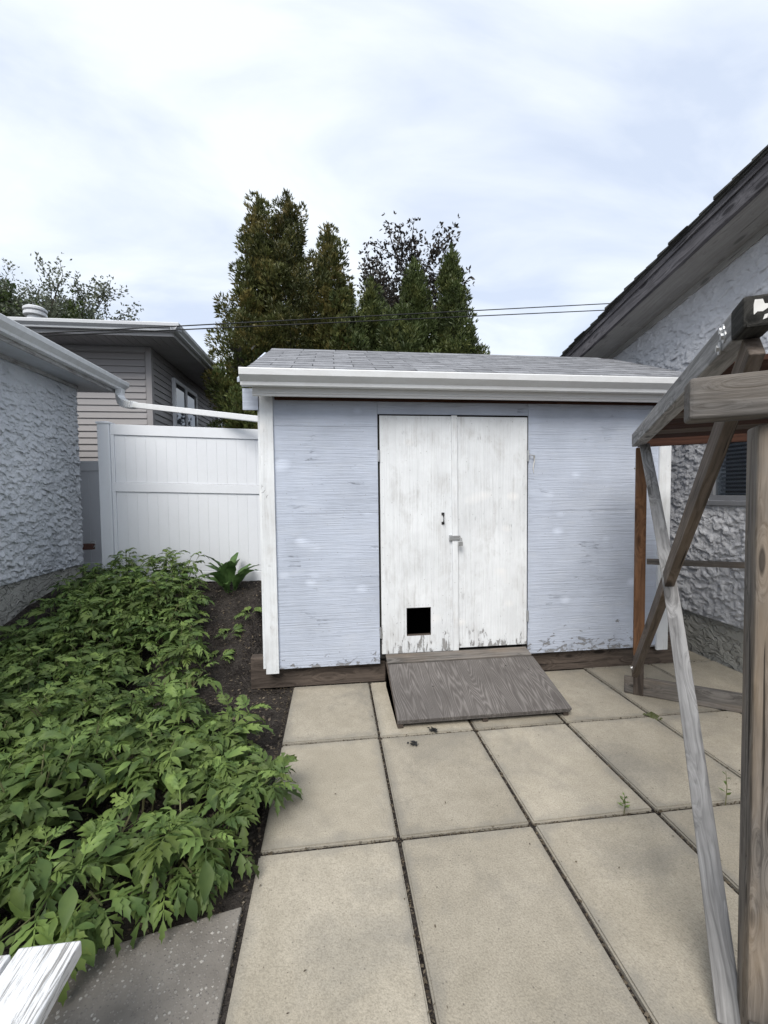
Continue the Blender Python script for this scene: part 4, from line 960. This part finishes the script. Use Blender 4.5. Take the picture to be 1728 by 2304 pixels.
def plant(x, y, h, lean, nst, label, group, spread=.13, ls=1.0, rs=None):
    rd = rs or random; z0 = gz(x, y)
    root = empty('garden_plant', (x, y, z0), label, 'plant', group)
    for s in range(nst):
        a = rd.uniform(0, 6.28); r0 = rd.uniform(0, .05); bx = Vector((x+r0*math.cos(a), y+r0*math.sin(a), z0-.01))
        r1 = spread*rd.uniform(.4, 1.15); hh = h*rd.uniform(.75, 1.1)
        tip = bx+Vector((r1*math.cos(a)+lean[0]*rd.uniform(.6, 1.2), r1*math.sin(a)+lean[1]*rd.uniform(.6, 1.2), hh))
        mid = bx.lerp(tip, .5)+Vector((-.02*math.cos(a), -.02*math.sin(a), .04))
        Geo().tube([bx, mid, tip], [.0055, .0045, .003], 5, cap=False).obj('stem', MT['stem'], root, bx)
        nl = rd.randint(7, 10)
        for i in range(nl):
            t = .30+.70*(i/(nl-1))**.75; p = (bx.lerp(mid, t*2) if t < .5 else mid.lerp(tip, t*2-1))
            az = a*(.3)+i*2.4+rd.uniform(-.5, .5); top = i >= nl-2
            el = rd.uniform(.3, .8) if top else rd.uniform(-.15, .5)
            sc = ls*(rd.uniform(.55, .85) if top else rd.uniform(.75, 1.25))
            me = rd.choice(LM) if rd.random() < .92 else rd.choice(LM5)
            o = link('leaf', me, root, p, (rd.uniform(-.35, .35), -el, az)); o.scale = (sc, sc, sc)
PL = []
pr = random.Random(11)
def inside(x, y):
    # bed outline of the planted area, world metres
    poly = [(-.46, 2.12), (-.46, 1.92), (-.60, 1.78), (-.95, 1.66), (-1.5, 1.55), (-2.3, 1.7), (-2.8, 2.6), (-2.72, 4.9), (-2.1, 5.02), (-1.55, 4.85), (-1.42, 4.35), (-1.34, 3.9), (-1.20, 3.3), (-.94, 2.75), (-.62, 2.52), (-.46, 2.36)]
    c = False
    for i in range(len(poly)):
        (x1, y1), (x2, y2) = poly[i], poly[i-1]
        if (y1 > y) != (y2 > y) and x < (x2-x1)*(y-y1)/(y2-y1)+x1: c = not c
    return c
tries = 0
while len(PL) < 92 and tries < 9000:
    tries += 1
    x, y = pr.uniform(-3.05, -.42), pr.uniform(1.5, 5.05)
    if not inside(x, y): continue
    if any((x-a)**2+(y-b)**2 < .218**2 for a, b in PL): continue
    tseg = min(1, max(0, ((x+1.95)*.95+(y-2.55)*.55)/(.95**2+.55**2)))
    if math.hypot(x-(-1.95+.95*tseg), y-(2.55+.55*tseg)) < .15 or math.hypot(x+1.5, y-3.75) < .12 or math.hypot(x+1.75, y-2.5) < .18 or math.hypot(x+1.5, y-3.35) < .22 or math.hypot(x+1.05, y-2.98) < .14 or math.hypot(x+1.1, y-2.05) < .15: continue
    # only what the view could show
    PL.append((x, y))
grp = 'leafy perennials filling the bed'
for i, (x, y) in enumerate(PL):
    edge = x > -.95+(.0 if y < 2.4 else -.25*(y-2.4)) or y < 1.85
    h = pr.uniform(.36, .47) if not edge else pr.uniform(.22, .33)
    lean = (pr.uniform(-.03, .03), pr.uniform(-.03, .03))
    if x < -2.3: h *= .72
    if edge: lean = (.05 if x > -1.1 else 0, -.07 if y < 1.9 else 0)
    if y > 4.3: lab = 'bushy green perennial with deeply lobed leaves growing in front of the white fence'
    elif x < -2.4: lab = 'bushy green perennial with deeply lobed leaves growing against the pale blue house'
    elif edge and y < 2.45: lab = 'low green perennial with deeply lobed leaves leaning out over the edge of the bed'
    elif edge: lab = 'short green perennial with deeply lobed leaves bordering the bare soil beside the shed'
    else: lab = 'bushy green perennial with deeply lobed leaves in the thick of the planted bed'
    plant(x, y, h, lean, 5 if not edge else 5, lab, grp, .15, (1.02 if y < 2.6 else .92)*pr.uniform(.85, 1.12), pr)
# two that flop out on their own over the grey slab
def sprawl(x, y, label, dirs, ls):
    z0 = gz(x, y); root = empty('garden_plant', (x, y, z0), label, 'plant', grp)
    for (dx, dy, h) in dirs:
        a = Vector((x, y, z0)); tip = a+Vector((dx, dy, h)); mid = a.lerp(tip, .5)+Vector((0, 0, .08))
        Geo().tube([a, mid, tip], [.005, .004, .003], 5, cap=False).obj('stem', MT['stem'], root, a)
        for i in range(6):
            t = .4+.6*i/5; p = mid.lerp(tip, t*2-1) if t > .5 else a.lerp(mid, t*2)
            az = math.atan2(dy, dx)+(0 if i == 5 else (-1)**i*.8)+pr.uniform(-.2, .2)
            o = link('leaf', pr.choice(LM), root, p, (pr.uniform(-.2, .2), pr.uniform(.0, .35), az)); o.scale = (ls,)*3
sprawl(-.66, 1.72, 'green perennial drooping forward over the corner of the pebbly grey slab beside the patio', [(.12, -.12, .14), (.20, -.02, .15), (.04, -.14, .12)], .85)
sprawl(-.95, 1.62, 'green perennial drooping onto the pebbly grey slab beside the white bench', [(.06, -.18, .17), (-.08, -.20, .18), (.14, -.12, .16)], .9)

# big-leaved dock by the fence
def dock_leaf(seed, L):
    rd = random.Random(seed); V, Fc = [], []; n = 8
    for i in range(n+1):
        t = i/n; w = .042*L/.4*(math.sin(math.pi*min(1, max(0, (t-.22)/.80)))**.7 if t > .22 else .0)+.005
        bend = -.55*L*max(0, t-.5)**2*2.4; wav = .014*math.sin(t*17+seed)
        c = Vector((L*t*.96, .03*math.sin(t*3+seed), bend))
        V += [c+Vector((0, w, w*.45+wav)), c, c+Vector((0, -w, w*.45-wav))]
    for i in range(n): a = 3*i; Fc += [(a, a+1, a+4, a+3), (a+1, a+2, a+5, a+4)]
    me = bpy.data.meshes.new('leaf'); me.from_pydata([tuple(v) for v in V], [], Fc); me.materials.append(MT['dock']); me.update()
    me.polygons.foreach_set('use_smooth', [True]*len(me.polygons)); return me
DLm = [dock_leaf(s, .46+.05*(s % 3)) for s in range(6)]
dx, dy = -1.18, 4.92
dk = empty('dock_plant', (dx, dy, gz(dx, dy)), 'upright dock with broad wavy oblong leaves in front of the white fence', 'plant')
for i in range(24):
    a = i*2.4; el = R(random.uniform(64, 86)) if i > 7 else R(random.uniform(45, 66))
    o = link('leaf', DLm[i % 6], dk, (dx+.05*math.cos(a), dy+.05*math.sin(a), gz(dx, dy)-.01), (random.uniform(-.6, .6), -el, a)); k = random.uniform(.5, .92); o.scale = (k, k, k)
# low seedling clumps on the bare soil, cut dry stalks
for i, (x, y, lab) in enumerate([(-.86, 4.35, 'small leafy seedling beside the shed wall near the dock'), (-1.0, 4.05, 'low sprawling green seedling on the bare soil between bed and shed'), (-1.02, 3.72, 'small low green seedling beside the planted bed edge')]):
    root = empty('seedling', (x, y, gz(x, y)), lab, 'plant')
    for k in range(9):
        a = k*2.4; o = link('leaf', LM[k % 8], root, (x+.04*math.cos(a), y+.04*math.sin(a), gz(x, y)+.02+.03*random.random()), (random.uniform(-.3, .3), -random.uniform(.1, .7), a)); s = random.uniform(.45, .75); o.scale = (s, s, s)
st = empty('cut_stalks', (-1.05, 2.98, 0), 'cluster of pale cut dry stalks standing in the planted bed', 'stalks')
for k in range(7):
    x, y = -1.06+random.uniform(-.09, .09), 2.98+random.uniform(-.05, .05); h = random.uniform(.24, .33)
    Geo().tube([(x, y, gz(x, y)-.02), (x+random.uniform(-.03, .03), y, gz(x, y)+h)], .0055, 6).obj('stalk', MT['drystem'], st, (x, y, 0))

# ------------------------------------------------------------------ trees
def sprays(P, Dv, size, nb=3, wid=.22, fan=.6):
    """blades: for each point P with axis Dv, nb narrow kite quads fanned about it"""
    N = len(P); Vs = []
    Dv = Dv/np.linalg.norm(Dv, axis=1, keepdims=True)
    rnd = rng.normal(size=(N, 3)); s = np.cross(Dv, rnd); s /= np.linalg.norm(s, axis=1, keepdims=True)+1e-9
    for k in range(nb):
        ang = ((k-(nb-1)/2)*fan+rng.normal(0, .18, N))[:, None]
        d = Dv*np.cos(ang)+s*np.sin(ang); nn = np.cross(d, rng.normal(size=(N, 3))); nn /= np.linalg.norm(nn, axis=1, keepdims=True)+1e-9
        L = size*rng.uniform(.6, 1.3, (N, 1)); w = L*wid
        Vs.append(np.stack([P, P+d*L*.5+nn*w, P+d*L, P+d*L*.5-nn*w], 1))
    V = np.concatenate(Vs).reshape(-1, 3); return V, np.arange(len(V)).reshape(-1, 4)
def cedar(x, y, H, rad, label, mat, nclump, z_low=.5, lumps=(), topsharp=1.0, dens=34, hole=.0):
    root = empty('cedar_tree', (x, y, .45), label, 'tree', 'cedars behind the shed')
    P, Dd = [], []
    limbs = Geo(); nb = int(nclump*.27)
    for k in range(nb):
        t = (k+.5)/nb; t = 1-(1-t)**.80; z = z_low+(H-z_low-.35)*t
        prof = (min(1, (1-t)/.52)**(.80*topsharp))*.94+.06
        a = k*2.39996+rng.normal(0, .35)
        reach = rad*prof*max(.35, .92+1.0*mnoise.noise(Vector((math.cos(a)*1.3+x, math.sin(a)*1.3, z*1.2)))+rng.normal(0, .20))
        L = rng.uniform(.42, 1.12)*(.55+.6*prof)
        tip = np.array([x+reach*math.cos(a), y+reach*math.sin(a), z+L*.62]); base = np.array([x+reach*.35*math.cos(a), y+reach*.35*math.sin(a), z-L*.25])
        ax = tip-base; ln = np.linalg.norm(ax); ax = ax/ln
        m = int(dens*4.2*(.4+.8*prof)); tt = rng.random(m)**.75
        q = rng.normal(size=(m, 3)); q -= (q@ax)[:, None]*ax; q /= np.linalg.norm(q, axis=1, keepdims=True)+1e-9
        r = (.15+.12*prof)*np.sin(np.pi*np.clip(tt*.92+.06, 0, 1))**.7*(rng.random(m)**.4)*rng.uniform(.8, 1.2)
        P.append(base+ax*(tt*ln)[:, None]+q*r[:, None]); Dd.append(ax*.9+q*.75+np.array([0, 0, .25])+rng.normal(size=(m, 3))*.28)
        if k % 3 == 0 and t < .85: limbs.tube([(x, y, z-.35), tuple(base), tuple(base+ax*ln*.7)], [.028*(1-t)+.008, .015*(1-t)+.006, .004], 5, cap=False)
    m = 130; tt = rng.random(m); P.append(np.stack([x+rng.normal(0, .055, m)*(1.15-tt), y+rng.normal(0, .055, m)*(1.15-tt), H-.65+tt*.68], 1)); Dd.append(np.tile([0, 0, 1.], (m, 1))+rng.normal(size=(m, 3))*.32)
    V, Fq = sprays(np.concatenate(P), np.concatenate(Dd), .090, 3, .13, .45)
    me = fast_mesh('crown', V-np.array([x, y, .45]), Fq, mat)
    link('crown', me, root, (x, y, .45))
    limbs.tube([(x, y, .3), (x+.03, y, H*.5), (x, y, H-.3)], [.11, .07, .012], 8); limbs.obj('trunk', MT['bark'], root, (x, y, .45))
cedar(-1.42, 9.0, 7.55, .80, 'tall bronze tinged cedar with narrow tip, tallest on the fence side', MT['cedar'], 820)
cedar(-.86, 9.25, 7.78, 1.15, 'tall golden brown cedar with a thin spire rising beside its twin', MT['cedar'], 1050)
cedar(-.02, 8.9, 6.98, .78, 'dark cedar of middle height between the tall twin cedars and the purple tree', MT['cedar'], 820)
cedar(.86, 9.1, 6.05, .82, 'short dark cedar below the purple leaved tree', MT['cedarg'], 760)
cedar(1.80, 9.2, 6.55, .90, 'green tipped cedar in front of the purple leaved tree', MT['cedarg'], 880, topsharp=1.2)
cedar(2.58, 9.0, 6.75, .88, 'fresh green spired cedar at the house end of the row', MT['cedarg'], 860, topsharp=1.25)
# low growth joining the row
for (x, y, h, r, lab) in ((-1.55, 8.6, 4.6, .55, 'low leafy cedar growth at the foot of the tallest bronze cedar'), (.42, 8.8, 5.7, .8, 'low dark cedar growth between the short and middle cedars'), (1.32, 8.7, 5.3, .75, 'low dark cedar growth below the green tipped cedar'), (2.95, 8.8, 4.85, .52, 'low rounded cedar growth at the foot of the fresh green spire')):
    cedar(x, y, h, r, lab, MT['cedarg'], 380, topsharp=.6)

def broadleaf(name, x, y, z0, H, spread, label, mat, nbr, leaves, size, seed, wid=.26, trunk=.18, grp=None, low=.35, flat=1.0, clip=9.0):
    rd = random.Random(seed); root = empty(name, (x, y, z0), label, 'tree', grp)
    g = Geo(); tips = []
    top = Vector((x, y, z0+H*low)); g.tube([(x, y, z0-.2), tuple(top)], [trunk, trunk*.7], 8)
    def grow(p, d, L, r, lev):
        q = p+d*L
        if abs(q.x-x) > clip: return
        mid = p.lerp(q, .5)+Vector((rd.gauss(0, .06), rd.gauss(0, .06), .05))*L*.6
        g.tube([p, mid, q], [r, r*.8, r*.6], 5, cap=False)
        for t in (.35, .6, .8, 1.0): tips.append((p.lerp(q, t), d, lev))
        if lev == 0: return
        for k in range(rd.choice((3, 3, 4))):
            nd = (d+Vector((rd.gauss(0, .55), rd.gauss(0, .55)*flat, rd.gauss(.10, .38)))).normalized(); grow(p.lerp(q, rd.uniform(.5, 1)), nd, L*rd.uniform(.58, .8), r*.55, lev-1)
    for k in range(nbr):
        a = 6.283*k/nbr+rd.uniform(-.4, .4); el = rd.uniform(.45, 1.3); d = Vector((math.cos(a)*math.cos(el)*spread, math.sin(a)*math.cos(el)*spread*flat, math.sin(el))).normalized()
        grow(top-Vector((0, 0, rd.uniform(0, .15)*H*low)), d, H*(1-low)*.42, trunk*.45, 3)
    g.obj('trunk', MT['bark'], root, (x, y, z0))
    T = [t for t in tips if t[2] <= 1]; idx = rng.integers(0, len(T), leaves)
    P = np.array([T[i][0] for i in idx])+rng.normal(size=(leaves, 3))*.10*(size/.09); Dd = np.array([T[i][1] for i in idx])+rng.normal(size=(leaves, 3))*.8-np.array([0, 0, .2])
    V, Fq = sprays(P, Dd, size, 2, wid, .9); link('crown', fast_mesh('crown', V-np.array([x, y, z0]), Fq, mat), root, (x, y, z0))
broadleaf('plum_tree', 1.95, 11.6, .45, 8.25, .62, 'sparse purple leaved tree showing sky between its branches behind the cedars', MT['plum'], 8, 6500, .10, 6, flat=.6, clip=1.15)
broadleaf('plum_tree', -1.75, 9.9, .45, 4.7, .9, 'dark purple leaved branch tips poking out beside the tallest bronze cedar', MT['plum'], 5, 1300, .10, 9, clip=.62)
broadleaf('birch_tree', -12.2, 22.0, .4, 11.9, 1.25, 'airy grey green tree with sky showing through above the neighbouring roof', MT['ash'], 9, 22000, .12, 3, grp='trees beyond the houses')
broadleaf('birch_tree', -15.0, 23.0, .4, 13.0, 1.1, 'airy grey green tree with tall crown behind the dense green tree', MT['ash'], 9, 20000, .12, 13, grp='trees beyond the houses')
broadleaf('maple_tree', -14.6, 19.5, .4, 11.2, .9, 'dense mid green tree beyond the blue house gutter', MT['maple'], 10, 30000, .15, 21, .3, grp='trees beyond the houses')
